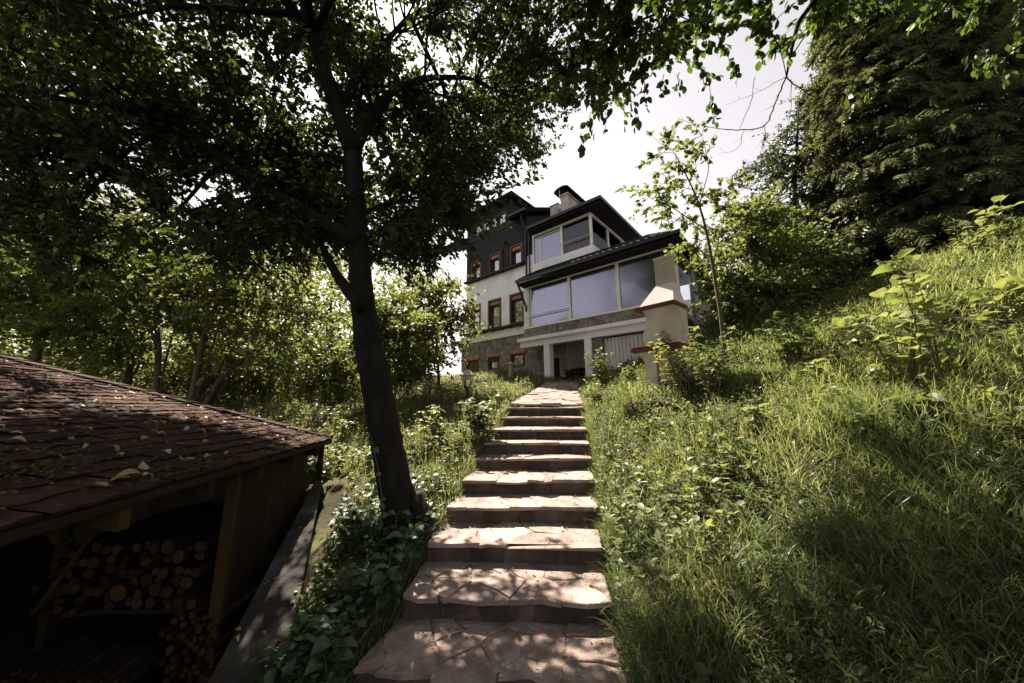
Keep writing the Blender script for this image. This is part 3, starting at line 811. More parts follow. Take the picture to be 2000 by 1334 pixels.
# ------------------------------------------------------------------ barbecue (local x forward, y away from the camera side, z up)
BF = norm(np.array([-.663, .749, 0])); BN = norm(np.array([.749, .663, 0]))
BO = at(1300, 745, 6.55); BO[2] -= .06
bbq = thing('garden_barbecue', 'pale concrete garden barbecue with dark red slabs, sloping hood and square chimney', 'barbecue', BO, rotz=math.atan2(BF[1], BF[0]))
OFF[bbq.name] = np.zeros(3); bbq.scale = (.93, .84, .98)
XZ = lambda p, q, d: (p, -d, q)          # profile in (forward, up); d grows towards the camera side... y is to the left of forward
W0, W1 = -.33, .33
bp = lambda poly, m, name, a=W0, b=W1, par=bbq: MB().prism(poly, a, b, XZ).build(name, m, par)
bp([(-.32, 0), (.36, 0), (.30, .10), (.27, .30), (.27, .46), (.34, .60), (.40, .66), (-.32, .66)][:0] + [(.02, 0), (.36, 0), (.29, .08), (.26, .25), (.27, .45), (.34, .58), (.46, .64), (.02, .64)], M['bbq'], 'front_leg', -.33, -.20)
bp([(.02, 0), (.36, 0), (.29, .08), (.26, .25), (.27, .45), (.34, .58), (.46, .64), (.02, .64)], M['bbq'], 'front_leg', .20, .33)
bp([(-.02, .05), (-.05, .01), (-.18, .0), (-.22, .05), (-.22, .64), (-.02, .64)], M['bbq_pink'], 'inner_panel', -.30, .19)
bp([(-.46, 0), (-.24, 0), (-.24, .64), (-.46, .64)], M['bbq'], 'back_leg', -.33, .33)
bp([(-.48, .64), (.50, .64), (.53, .67), (.53, .72), (.50, .75), (-.48, .75)], M['bbq_red'], 'table_slab', -.38, .38)
ck = [(-.44, .75), (.16, .75), (.22, .80), (.255, .90), (.25, 1.0), (.20, 1.10), (.165, 1.2), (.16, 1.35), (.20, 1.44), (.24, 1.48), (-.44, 1.48)]
bp(ck, M['bbq'], 'cheek', .22, .33); bp(ck, M['bbq'], 'cheek', -.33, -.22)
bp([(-.44, .75), (-.34, .75), (-.34, 1.48), (-.44, 1.48)], M['bbq'], 'back_panel', -.22, .22)
bp([(-.46, 1.48), (.36, 1.48), (.39, 1.50), (.39, 1.54), (.36, 1.56), (-.46, 1.56)], M['bbq_red'], 'hood_slab', -.37, .37)
MB().hexa([(-.44, -.33, 1.56), (.30, -.33, 1.56), (.30, .33, 1.56), (-.44, .33, 1.56), (-.38, -.13, 1.98), (-.03, -.13, 1.98), (-.03, .13, 1.98), (-.38, .13, 1.98)]).build('hood', M['bbq_hood'], bbq)
MB().box(-.38, -.03, -.13, .13, 1.98, 2.30).build('chimney', M['bbq_chim'], bbq)
MB().box(-.376, -.027, -.133, .133, 2.305, 2.53).build('chimney', M['bbq_chim'], bbq)
MB().box(-.39, -.018, -.142, .142, 2.53, 2.56).build('chimney_rim', M['bbq_hood'], bbq)

# ------------------------------------------------------------------ lamp
LP = at(912, 800, 7.9); LP[2] = Hs(LP[0], LP[1])
top = at(912, 712, 7.9)[2]
lamp = thing('garden_lamp', 'black garden lantern on a thin post beside the steps', 'lamp', LP)
hz = top - .12 - LP[2]
MB().lathe([(.05, -.1), (.05, .03), (.022, .06), (.022, hz - .52), (.04, hz - .50), (.025, hz - .46), (.06, hz - .42)], LP, 10).build('post', M['blackmetal'], lamp, smooth=True)
c0 = LP + [0, 0, hz - .40]
hexp = lambda r, z: [c0 + [r * math.cos(math.pi / 3 * k + .3), r * math.sin(math.pi / 3 * k + .3), z] for k in range(6)]
lo, hi = hexp(.075, 0), hexp(.145, .27)
MB().add(hexp(.08, -.02) + hexp(.08, .01), [tuple(range(6))[::-1], tuple(range(6, 12))] + [(k, (k + 1) % 6, 6 + (k + 1) % 6, 6 + k) for k in range(6)]).build('lamp_base', M['blackmetal'], lamp)
for k in range(6):
    MB().tube([lo[k], hi[k]], .011, 5).build('rib', M['blackmetal'], lamp)
    MB().quad(lo[k], lo[(k + 1) % 6], hi[(k + 1) % 6], hi[k]).build('pane', M['lampglass'], lamp)
r1, r2 = hexp(.19, .27), hexp(.05, .40)
MB().add(r1 + r2 + hexp(.19, .255), [tuple(range(6, 12))] + [(k, (k + 1) % 6, 6 + (k + 1) % 6, 6 + k) for k in range(6)] + [(12 + k, 12 + (k + 1) % 6, (k + 1) % 6, k) for k in range(6)] + [tuple(range(12, 18))[::-1]]).build('lamp_roof', M['brass'], lamp)
MB().lathe([(.05, .40), (.02, .43), (.035, .47), (.02, .50), (.012, .56)], c0, 8).build('finial', M['blackmetal'], lamp, smooth=True)
MB().lathe([(.02, 0), (.02, .08)], c0, 6).build('lamp_holder', M['blackmetal'], lamp); MB().lathe([(.02, .08), (.035, .12), (.035, .19), (.012, .23)], c0, 8).build('bulb', M['bbq'], lamp, smooth=True)

# ------------------------------------------------------------------ woodshed
C0 = np.array([-2.52, 4.88, 1.13]); ED = norm(np.array([-.175, .985, 0])); PD = norm(np.array([-.985, -.175, 0]))
RS = math.tan(rad(15.3))
def rf(s, t, up=0.0): return C0 - ED * s + PD * t + np.array([0, 0, RS * t + up])
def sh(s, t, z): p = C0 - ED * s + PD * t; return np.array([p[0], p[1], z])
shed = thing('woodshed', 'low woodshed with a leaf strewn red shingle roof and an open firewood bay', 'shed', (-3.3, 3.0, -.72))
def sbox(s0, s1, t0, t1, z0, z1):
    return MB().hexa([sh(s0, t0, z0), sh(s0, t1, z0), sh(s1, t1, z0), sh(s1, t0, z0), sh(s0, t0, z1), sh(s0, t1, z1), sh(s1, t1, z1), sh(s1, t0, z1)])
S1, T1 = 5.4, 5.2
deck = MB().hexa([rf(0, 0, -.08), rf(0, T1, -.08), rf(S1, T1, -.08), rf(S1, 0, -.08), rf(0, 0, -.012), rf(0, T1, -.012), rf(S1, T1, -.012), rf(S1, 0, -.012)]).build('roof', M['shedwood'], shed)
rng = np.random.default_rng(31)
tw, tl = .33, .15
shm = []
for k in range(4):
    w2 = tw / 2 - .004; V = []
    n = 5
    fr = [(-w2 + 2 * w2 * i / n, rng.normal(0, .006)) for i in range(n + 1)]
    V = [(x, y, .013 + rng.normal(0, .002)) for x, y in fr] + [(x, y, -.004) for x, y in fr] + [(-w2 + 2 * w2 * i / n, tl + .05, .003) for i in range(n + 1)]
    Fc = []
    for i in range(n): Fc += [(i + n + 1, i + n + 2, i + 1, i), (i, i + 1, 2 * (n + 1) + i + 1, 2 * (n + 1) + i)]
    shm.append((V, Fc, MB().add(V, Fc).mesh('shingle', M['shingle'])))
zs_ = norm(np.cross(-ED, norm(PD + [0, 0, RS]))); ys_ = norm(PD + np.array([0, 0, RS])); xs_ = np.cross(ys_, zs_)
if zs_[2] < 0: zs_ = -zs_; xs_ = np.cross(ys_, zs_)
R0 = np.stack([xs_, ys_, zs_], 1)
tabs = []
for j in range(int(T1 / tl)):
    for i in range(int(S1 / tw) + 1):
        s = (i + .5 * (j % 2)) * tw + rng.normal(0, .008)
        if s > S1 - .1 or s < .15: continue
        p = C0 - ED * s + ys_ * (j * tl - .03 + rng.normal(0, .006)) + zs_ * .0
        tabs.append((p, rng.normal(0, .022), rng.normal(0, .022) + .016, int(rng.integers(0, 4))))
def view_size(p):
    d = p - EYE; f = d[1]
    if f < .2: return 0
    x = 1000 + FPX * d[0] / f
    return (1.0 / np.linalg.norm(d)) if -80 < x < 2080 else 0.01 / np.linalg.norm(d)
tabs.sort(key=lambda q: -view_size(q[0]))
rest = MB()
for k, (p, a, b, v) in enumerate(tabs):
    m4 = Matrix.Translation(p - off_of(shed)) @ Matrix([list(r) + [0] for r in R0] + [[0, 0, 0, 1]]) @ Matrix.Rotation(a, 4, 'Z') @ Matrix.Rotation(-b, 4, 'X')
    if k < 300:
        o = link('shingle', shm[v][2], deck); o.matrix_local = m4
    else:
        rest.add([np.array(m4 @ Vector(q)) + off_of(shed) for q in shm[v][0]], shm[v][1])
rest.build('shingles', M['shingle'], deck, kind='stuff')
# ridge caps along the rake
for j in range(18):
    a = C0 + ys_ * (j * .29 - .02) + zs_ * .022
    MB().hexa([a + ED * .04 - zs_ * .03, a + ED * .04 + ys_ * .30 - zs_ * .03, a - ED * .16 + ys_ * .30, a - ED * .16, a + ED * .04 + zs_ * .012, a + ED * .04 + ys_ * .30, a - ED * .16 + ys_ * .30 + zs_ * .004, a - ED * .16 + zs_ * .014]).build('edge_shingle', M['shingle'], deck)
MB().hexa([rf(0, -.02, -.06), rf(0, .01, -.06), rf(S1, .01, -.06), rf(S1, -.02, -.06), rf(0, -.02, -.02), rf(0, .01, -.02), rf(S1, .01, -.02), rf(S1, -.02, -.02)]).build('fascia', M['shedwood'], shed)
for k in range(8):
    s = .35 + k * .66
    MB().hexa([rf(s, .02, -.20), rf(s, 4.6, -.20), rf(s + .07, 4.6, -.20), rf(s + .07, .02, -.20), rf(s, .02, -.082), rf(s, 4.6, -.082), rf(s + .07, 4.6, -.082), rf(s + .07, .02, -.082)]).build('rafter', M['yellow'] if k in (4, 5) else M['shedwood'], shed)
# boarded wall beyond the corner post, end wall, back wall, stone cross wall
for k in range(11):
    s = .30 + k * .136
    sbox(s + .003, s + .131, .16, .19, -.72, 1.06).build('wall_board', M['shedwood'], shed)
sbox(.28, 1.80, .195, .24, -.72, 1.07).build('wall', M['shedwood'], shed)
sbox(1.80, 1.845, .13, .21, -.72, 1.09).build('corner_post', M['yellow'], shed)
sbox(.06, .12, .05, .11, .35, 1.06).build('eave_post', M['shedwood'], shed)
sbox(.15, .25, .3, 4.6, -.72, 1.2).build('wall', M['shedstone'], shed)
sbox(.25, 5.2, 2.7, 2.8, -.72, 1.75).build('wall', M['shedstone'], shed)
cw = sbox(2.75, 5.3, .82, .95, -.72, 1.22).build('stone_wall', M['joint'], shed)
for c in voronoi(scatter(2.5, 1.9, .33, rng, .42, 1.1), [(0, 0), (2.5, 0), (2.5, 1.9), (0, 1.9)]):
    stone_mb(c, .03, lambda p, d: sh(2.76 + p[0], .82 - d, -.72 + p[1]), .02, rng, bevel=.02).build('wall_stone', M['shedstone'], cw)
MB().hexa([sh(.25, .1, -.75), sh(.25, 2.7, -.75), sh(5.3, 2.7, -.75), sh(5.3, .1, -.75), sh(.25, .1, -.69), sh(.25, 2.7, -.69), sh(5.3, 2.7, -.69), sh(5.3, .1, -.69)]).build('floor', M['concrete'], shed)
a, b, c = at(48, 1000, 1.75), at(122, 996, 1.85), at(104, 1064, 1.80)
th = np.array([-.03, .05, 0])
MB().add([a, b, c, a + th, b + th, c + th], [(0, 2, 1), (3, 4, 5), (0, 1, 4, 3), (1, 2, 5, 4), (2, 0, 3, 5)]).build('bracket_board', M['yellow'], shed, label='yellow triangular bracket board under the eave')
for k, (x0, x1, x2, x3) in enumerate(((128, 150, 120, 108), (172, 190, 168, 150))):
    P = [at(x0, 992, 2.0 + .1 * k), at(x1, 988, 2.05 + .1 * k), at(x2 + 6, 1058, 2.05 + .1 * k), at(x3, 1062, 2.0 + .1 * k)]
    MB().add(P + [q + th for q in P], [(0, 3, 2, 1), (4, 5, 6, 7), (0, 1, 5, 4), (1, 2, 6, 5), (2, 3, 7, 6), (3, 0, 4, 7)]).build('bracket_board', M['shedwood'], shed)
# shelf and log stacks
sf = thing('log_shelf', 'rough plank shelf under the upper log stack in the shed', 'shelf', (-3.2, 3.1, -.09))
for k in range(3):
    y = 3.14 + k * .5
    MB().box(-3.9, -2.60, y, y + .12, -.10, -.07).build('plank', M['shedwood'], sf)
for x in (-3.88, -2.68):
    for y in (3.15, 4.15): MB().box(x, x + .07, y, y + .07, -.70, -.10).build('leg', M['shedwood'], sf)
ROWS = ('bottom row', 'second row', 'third row', 'fourth row', 'fifth row', 'sixth row', 'seventh row', 'eighth row', 'ninth row', 'tenth row', 'eleventh row', 'twelfth row', 'thirteenth row', 'fourteenth row')
def stack(x0, x1, z0, z1, yend, rlo, rhi, L, label, group, mx):
    n = 0; z = z0; row = 0
    while z < z1 and n < mx:
        x = x0 + (row % 2) * rhi * .8
        rr = 0
        while x < x1 and n < mx:
            r = rng.uniform(rlo, rhi) * (1.35 if rng.random() < .08 else 1)
            put_log((x + r, yend + rng.normal(0, .045), z + r + rng.normal(0, .004)), L * rng.uniform(.85, 1.0), r, rng.normal(.10, .03), rng.normal(0, .012), label % ROWS[row], group)
            x += 2 * r * 1.02; rr = max(rr, r); n += 1
        z += (rlo + rhi) * .93; row += 1
stack(-3.85, -2.62, -.065, .40, 3.10, .032, .058, 1.3, 'sawn log with a pale cut end in the %s of the shelf stack', 'upper log stack in the shed', 80)
stack(-3.55, -2.80, -.69, -.22, 2.72, .020, .036, .40, 'thin branch log in the %s of the low stack on the shed floor', 'lower left log stack in the shed', 110)
stack(-2.72, -2.36, -.69, .02, 3.02, .022, .034, 1.25, 'thin log in the %s of the dark stack beside the yellow shed post', 'log stack beside the shed post', 80)
for k, (a, b, lb) in enumerate(((at(72, 1190, 2.62), at(190, 1030, 2.80), 'long thin pole leaning against the stone wall in the shed'),)):
    po = thing('pole', lb, 'pole', a)
    MB().tube([a, (a + b) / 2 + [.01, 0, .01], b], (.018, .016, .015) if k == 0 else (.05, .048, .045), 7).build('shaft', M['bark_log'], po)
    e = norm(a - b); MB().tube([a + e * .0005, a + e * .004], .016 if k == 0 else .046, 7).build('cut_end', M['cut'], po)

# ------------------------------------------------------------------ leaves and branches
LEAF = (np.array([[0, 0, 0], [.30, .30, .06], [.27, .68, .05], [0, 1, -.06], [-.27, .68, .05], [-.30, .30, .06]]), np.array([[0, 1, 2, 3], [0, 3, 4, 5]]))
LANCE = (np.array([[0, 0, 0], [.16, .30, .03], [.15, .66, .02], [0, 1, -.10], [-.15, .66, .02], [-.16, .30, .03]]), np.array([[0, 1, 2, 3], [0, 3, 4, 5]]))
WIDE = (np.array([[0, 0, 0], [.40, .26, .08], [.34, .66, .05], [0, 1, -.10], [-.34, .66, .05], [-.40, .26, .08]]), np.array([[0, 1, 2, 3], [0, 3, 4, 5]]))
def fancy_leaf(w=.30, n=7, curl=.14, serr=.0, name='leaf', m=None):
    """a single leaf blade with a folded midrib, an arched length and a short stalk."""
    V, Fc = [], []
    for i in range(n + 1):
        t = i / n
        r = w * (math.sin(math.pi * t ** .8) ** .8) * (1 + (serr if i % 2 else -serr)) if 0 < i < n else 0.0
        z = curl * (math.sin(math.pi * t) * .6 - t * t)
        V += [(-r, .12 + .88 * t, z + .35 * r), (0, .12 + .88 * t, z), (r, .12 + .88 * t, z + .35 * r)]
    for i in range(n):
        a = 3 * i
        Fc += [(a, a + 1, a + 4, a + 3), (a + 1, a + 2, a + 5, a + 4)]
    b = len(V)
    V += [(-.012, 0, 0), (.012, 0, 0), (.010, .13, 0), (-.010, .13, 0)]; Fc.append((b, b + 1, b + 2, b + 3))
    return MB().add(V, Fc).mesh(name, m)

def to_ground(P):
    """where the sun casts the shadow of P on the ground."""
    T = P.copy()
    for _ in range(7):
        dz = P[:, 2] - H(T[:, 0], T[:, 1])
        k = np.maximum(dz, 0) / SUN[2]
        T = P - SUN * k[:, None]
    return T
def open_sky(P, rng, full=.975):
    """True where a spray of leaves may hang: the gaps of the crown that leave the steps and the slope in the sun."""
    T = to_ground(P); x, y = T[:, 0], T[:, 1]
    lit = (x > -1.0) & (x < 1.2) & (y > 3.3) & (y < 40)
    lit |= (x >= 1.2) & (y > 2.25 + .36 * (x - 1.2)) & (y < 40)
    lit |= (x > -2.3) & (x <= -.6) & (y > 4.0) & (y < 9.5)
    lit |= (x > -6.5) & (x < -2.2) & (y > 5.8) & (y < 10)
    half = (x > .6) & (x < 2.0) & (y > 2.2) & (y <= 3.4)
    r = rng.random(len(P))
    return ~((lit & (r < full)) | (half & (r < .45)))

def orient(D, rng, droop=.5, flat=.7):
    """leaf frames for growth directions D: blades turned outwards, drooping, faces more or less to the sky."""
    n = len(D)
    d = norm(D + rng.normal(0, .55, (n, 3)) + np.array([0, 0, -droop]))
    nr = norm(np.array([0, 0, 1.0]) * flat + rng.normal(0, .45, (n, 3)))
    return frames(d, nr)

def branchlets(starts, ends, rng, sag=.12, r0=.012, r1=.003, seg=3, k=4):
    """thin curved twigs, all in one array; also returns points and directions along them."""
    n = len(starts); t = np.linspace(0, 1, k + 1)
    L = np.linalg.norm(ends - starts, axis=1)
    mid = (starts + ends) / 2 + rng.normal(0, .12, (n, 3)) * L[:, None] + np.array([0, 0, 1]) * (sag * L)[:, None]
    P = ((1 - t) ** 2)[None, :, None] * starts[:, None] + (2 * t * (1 - t))[None, :, None] * mid[:, None] + (t ** 2)[None, :, None] * ends[:, None]
    D = norm(np.gradient(P, axis=1))
    up = np.where(np.abs(D[..., 2:3]) > .9, np.array([1.0, 0, 0]), np.array([0, 0, 1.0]))
    x = norm(np.cross(D, up)); y = np.cross(D, x)
    rr = np.asarray(r0).reshape(-1, 1) * (1 - t) + np.asarray(r1).reshape(-1, 1) * t
    rr = np.broadcast_to(rr, (n, k + 1))
    a = 2 * math.pi * np.arange(seg) / seg
    V = P[:, :, None] + rr[:, :, None, None] * (np.cos(a)[None, None, :, None] * x[:, :, None] + np.sin(a)[None, None, :, None] * y[:, :, None])
    ii = np.arange(n * (k + 1) * seg).reshape(n, k + 1, seg)
    nx_ = np.roll(ii, -1, axis=2)
    F_ = np.stack([ii[:, :-1], nx_[:, :-1], nx_[:, 1:], ii[:, 1:]], -1).reshape(-1, 4)
    return V.reshape(-1, 3), F_, P, D

def along(P, D, m, rng, lo=.25):
    """m points spread along each twig (skipping its first part)."""
    n, k = P.shape[:2]
    t = lo + (1 - lo) * rng.random((n, m)) ** .85
    f = t * (k - 1); i = np.minimum(f.astype(int), k - 2); w_ = (f - i)[..., None]
    r = np.arange(n)[:, None]
    return (P[r, i] * (1 - w_) + P[r, i + 1] * w_).reshape(-1, 3), D[r, i].reshape(-1, 3)

LEAFMESH = {}
def leaf_parts(R, T, S, n, m, parent, w=.30, serr=.0, curl=.14):
    """the n leaves that show largest become leaf objects of their own; returns the mask of the others."""
    x, y, z = screen(T)
    size = np.where((x > -20) & (x < 2020) & (y > -20) & (y < 1350) & (z > .3), S / np.maximum(z, .1), 0)
    o_ = np.argsort(-size)[:n]
    o_ = o_[size[o_] > 0]
    key = (m.name, w)
    if key not in LEAFMESH:
        LEAFMESH[key] = [fancy_leaf(w * (1 + .12 * q), 7, curl * (1 + .5 * q), serr, 'leaf', m) for q in (-1, 0, 1)]
    off = off_of(parent)
    for i in o_:
        o = link('leaf', LEAFMESH[key][int(i) % 3], parent)
        s = S[i]
        o.matrix_local = Matrix([[*(R[i][r] * s), T[i][r] - off[r]] for r in range(3)] + [[0, 0, 0, 1]])
    keep = np.ones(len(T), bool); keep[o_] = False
    return keep

def screen(P):
    d = P - EYE
    Zc = d[:, 1] * math.cos(PITCH) + d[:, 2] * math.sin(PITCH); Yc = -d[:, 1] * math.sin(PITCH) + d[:, 2] * math.cos(PITCH)
    z = np.maximum(Zc, .05)
    return 1000 + FPX * d[:, 0] / z, 667 - FPX * Yc / z, Zc

# ------------------------------------------------------------------ the big plum tree
rng = np.random.default_rng(77)
TB = np.array([-1.06, 3.70, Hs(-1.06, 3.70) - .1])
plum = thing('plum_tree', 'large dark leaning tree with spreading leafy limbs between the shed and the steps', 'tree', TB)
P_ = [TB, at(784, 1010, 3.69), at(768, 930, 3.67), at(752, 850, 3.64), at(735, 750, 3.6), at(716, 650, 3.57), at(706, 560, 3.55), at(699, 470, 3.52), at(694, 380, 3.5), at(690, 290, 3.5)]
ww_ = [42, 35, 31.5, 29.5, 28, 24.5, 20.5, 19, 17, 15.5]
R_ = [w_ / FPX * (norm(p - EYE)[1] * 0 + np.dot(p - EYE, [0, math.cos(PITCH), math.sin(PITCH)])) for p, w_ in zip(P_, ww_)]
def densify(P, R, k):
    P = np.array(P); t = np.arange(len(P)); tt = np.linspace(0, len(P) - 1, k)
    return np.stack([np.interp(tt, t, P[:, i]) for i in range(3)], 1), np.interp(tt, t, R)
def woody(name, P, R, m, parent, seg=14, k=30, bump=.06, kind=None):
    p, r = densify(P, R, k)
    p[1:-1] += rng.normal(0, .12, (k - 2, 3)) * r[1:-1, None] * .18
    return MB().tube(list(p), list(r), seg, True, bump, rng).build(name, m, parent, True)
woody('trunk', P_, R_, M['bark'], plum, 22, 70, .03)
for k_ in range(7):
    a_ = k_ * .9 + rng.normal(0, .15); d_ = np.array([math.cos(a_), math.sin(a_), 0]); e_ = TB + d_ * rng.uniform(.40, .62); e_[2] = Hs(e_[0], e_[1]) - .05
    MB().tube([TB + d_ * .08 + [0, 0, .42], TB + d_ * .16 + [0, 0, .25], (TB + d_ * .28) * [1, 1, 0] + [0, 0, (TB[2] + .14 + e_[2] + .06) / 2], e_], [.07, .075, .06, .025], 9).build('root', M['bark'], plum, True)
limbs = []
def limb(pts, r0, r1, k=14, parent=plum, m=None, store=limbs):
    pts = [np.asarray(p) for p in pts]
    R = np.linspace(r0, r1, len(pts))
    woody('limb', pts, R, m or M['bark'], parent, 9, k, .06)
    p, r = densify(pts, R, 16)
    store.append((p, r))
limb([at(691, 300, 3.5), at(668, 240, 3.45), at(640, 160, 3.35), at(612, 70, 3.2), at(592, -10, 3.05), at(560, -160, 2.8)], .105, .05)
limb([at(693, 292, 3.5), at(712, 250, 3.55), at(738, 205, 3.65), at(775, 172, 3.8), at(830, 152, 4.0), at(910, 150, 4.3), at(1000, 190, 4.6)], .075, .02)
limb([at(699, 470, 3.44), at(640, 440, 3.5), at(560, 395, 3.5), at(480, 345, 3.45), at(400, 285, 3.35), at(330, 245, 3.2), at(250, 215, 3.0), at(100, 190, 2.7)], .085, .025)
limb([at(697, 318, 3.5), at(640, 305, 3.7), at(560, 297, 4.0), at(490, 300, 4.3), at(400, 330, 4.6)], .045, .014)
limb([at(708, 600, 3.40), at(680, 570, 3.5), at(650, 525, 3.7), at(625, 470, 3.95), at(610, 400, 4.2)], .075, .02)
limb([at(700, 420, 3.46), at(745, 400, 3.7), at(800, 390, 4.1), at(860, 400, 4.5)], .03, .01)
limb([at(627, 110, 3.27), at(630, 30, 3.5), at(640, -80, 3.8), at(700, -220, 4.2)], .05, .015)
limb([at(660, 215, 3.42), at(720, 120, 3.9), at(800, 30, 4.6), at(880, 0, 5.4), at(960, 40, 6.2)], .055, .014)
limb([at(440, 315, 3.4), at(400, 350, 3.6), at(340, 420, 3.9), at(260, 470, 4.2)], .03, .01)
limb([at(330, 245, 3.2), at(240, 300, 3.3), at(160, 390, 3.4), at(120, 470, 3.5)], .03, .01)
limb([at(600, 30, 3.1), at(480, 20, 2.9), at(350, 10, 2.7), at(200, 40, 2.5)], .04, .012)
for q_ in ((-3.2, .6, 5.4), (-1.0, -.6, 6.0), (1.0, .6, 6.4), (-4.4, -1.6, 5.8)): limb([at(612, 70, 3.2), (at(612, 70, 3.2) + np.array(q_)) / 2 + [0, 0, .5], np.array(q_)], .04, .015)
limb([at(800, 30, 4.6), (-.9, 5.4, 6.6), (-.3, 6.3, 7.8), (.2, 7.0, 8.8)], .04, .012)
limb([at(722, 668, 3.56), at(741, 655, 3.52)], .09, .075, 4)      # the stub of a sawn branch
limbs.pop()
LP_ = np.concatenate([p for p, r in limbs]); LR_ = np.concatenate([r for p, r in limbs])
def edge_lo(px):            # how far down the crown hangs
    return np.interp(px, [-300, 0, 200, 420, 600, 680, 760, 850, 905, 960, 1050, 1130, 1180], [520, 545, 565, 580, 560, 545, 600, 560, 505, 405, 360, 330, 190])
blobs = []
for px in range(-260, 1200, 92):
    for py in range(-300, 600, 92):
        x = px + rng.uniform(-45, 45); y = py + rng.uniform(-45, 45)
        if y > edge_lo(x) - 45: continue
        for q in range(5 if x > 700 else (3 if y > 330 else 5) if x > 350 else (3 if y > 330 else 4)):
            if x > 760: d = rng.choice([rng.uniform(3.4, 4.6), rng.uniform(4.6, 6.4)], p=[.65, .35])
            elif x < 350: d = rng.uniform(2.4, 5.6)
            else: d = rng.uniform(3.0, 5.8)
            if y < 60: d = min(d, 5.6)
            blobs.append(at(x, y, d))
def more(n, x0, x1, y0, y1, z0, z1):
    k = 0
    while k < n:
        p = np.array([rng.uniform(x0, x1), rng.uniform(y0, y1), rng.uniform(z0, z1)])
        sx, sy, _ = screen(p[None])
        if sy[0] > edge_lo(sx[0]) - 45 or sx[0] > 1165: continue
        blobs.append(p); k += 1
more(48, -1.2, 1.4, 5.4, 8.4, 5.8, 10.0)       # the top of the crown, leaning out over the slope
more(44, -3.2, -.8, 4.4, 6.8, 4.0, 7.5)
more(84, -4.4, -2.2, 4.8, 6.6, 3.4, 6.2)
for x_, y_ in ((850, 520), (868, 490), (882, 462), (900, 440), (918, 418)): blobs.append(at(x_ + rng.normal(0, 6), y_ - 14, rng.uniform(3.8, 4.6)))
# unseen crown added overhead and behind the camera to hold back sky light
for _ in range(150): blobs.append(np.array([rng.uniform(-6, 2.5), rng.uniform(-3.2, 2.2), rng.uniform(4.8, 8.5)]))
blobs = np.array(blobs)
def crown_from(blobs, LP, LR, per, nleaf, spread, rng, sagb=.05, cull=True, nearest_r=.5):
    """limb -> branch to each blob -> twigs -> leaf places."""
    D2 = np.linalg.norm(blobs[:, None] - LP[None], axis=2)
    j = np.argmin(D2 + rng.uniform(0, nearest_r, D2.shape), axis=1)
    S_ = LP[j]
    v1, f1, P1, D1 = branchlets(S_, blobs, rng, sagb, np.minimum(LR[j] * .5, .022), .006, 5, 6)
    n = len(blobs)
    st, _ = along(P1, D1, per, rng, .35)
    en = st + rng.normal(0, 1, st.shape) * spread * np.array([1, 1, .7]) + norm(st - np.repeat(S_, per, 0)) * spread * .5
    if cull:
        k = open_sky((st + en) / 2, rng, .975 if cull is True else cull); st, en = st[k], en[k]
    v2, f2, P2, D2_ = branchlets(st, en, rng, .10, .006, .002, 3, 4)
    T, D = along(P2, D2_, nleaf, rng, .12)
    V = np.concatenate([v1, v2]); F_ = np.concatenate([f1, f2 + len(v1)])
    return V, F_, T, D
V, F_, T, D = crown_from(blobs, LP_, LR_, 11, 21, .31, rng)
np_obj('twigs', V, F_, M['bark'], plum, kind='stuff')
T = T + rng.normal(0, .025, T.shape)
k = open_sky(T, rng) & (np.linalg.norm(T - EYE, axis=1) > 1.5); T, D = T[k], D[k]
# leaves between the camera and the thicker limbs are thinned so the limbs show
px_, py_, pz_ = screen(T); lx, ly, lz = screen(LP_)
bare_ = np.zeros(len(T), bool)
for i in range(0, len(LP_)):
    if LR_[i] < .018: continue
    bare_ |= (np.hypot(px_ - lx[i], py_ - ly[i]) < 24 + 1.2 * FPX * LR_[i] / max(lz[i], .5)) & (pz_ < lz[i] + .1)
k = ~(bare_ & (rng.random(len(T)) < .72)); T, D = T[k], D[k]
R = orient(D, rng, .55, .6); S = rng.uniform(.048, .088, len(T))
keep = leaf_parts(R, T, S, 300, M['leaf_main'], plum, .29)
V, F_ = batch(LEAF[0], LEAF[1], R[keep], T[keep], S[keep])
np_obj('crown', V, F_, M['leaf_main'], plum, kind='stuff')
print('plum leaves', len(T), 'blobs', len(blobs))

# ------------------------------------------------------------------ the tree on the right whose limbs reach in from above
rng = np.random.default_rng(12)
OB = np.array([4.6, 1.0, Hs(4.6, 1.0) - .2])
over = thing('overhanging_tree', 'tree beyond the right edge with leafy branches and a bare twig hanging across the top', 'tree', OB)
ol = []
top_ = at(2150, -500, 2.6)
woody('trunk', [OB, OB + [0, 0, 2.5], OB + [-.1, .1, 5], OB + [-.3, .5, 8]], [.2, .17, .14, .08], M['bark'], over, 12, 20)
q0 = OB + np.array([-.1, .1, 5.0])
limb([q0, at(1900, -260, 3.2), at(1640, -60, 3.7), at(1560, 40, 3.9), at(1545, 100, 3.95), at(1536, 150, 4.0)], .06, .012, 14, over, None, ol)
limb([q0, at(2000, -200, 3.0), at(1800, -40, 3.6), at(1700, 30, 4.0)], .05, .014, 14, over, None, ol)
limb([at(1640, -60, 3.7), at(1450, -40, 3.6), at(1300, 20, 3.6), at(1200, 60, 3.6)], .03, .01, 12, over, None, ol)
limb([q0, at(2150, -50, 2.6), at(2040, 60, 2.9), at(1960, 110, 3.0)], .03, .008, 12, over, None, ol)
for q_ in ((2.6, -1.5, 6.4), (5.8, -2.0, 6.6), (6.4, 1.0, 6.6)): limb([q0, (q0 + np.array(q_)) / 2 + [0, 0, .4], np.array(q_)], .05, .015, 12, over, None, ol)
LP2 = np.concatenate([p for p, r in ol]); LR2 = np.concatenate([r for p, r in ol])
ob = []
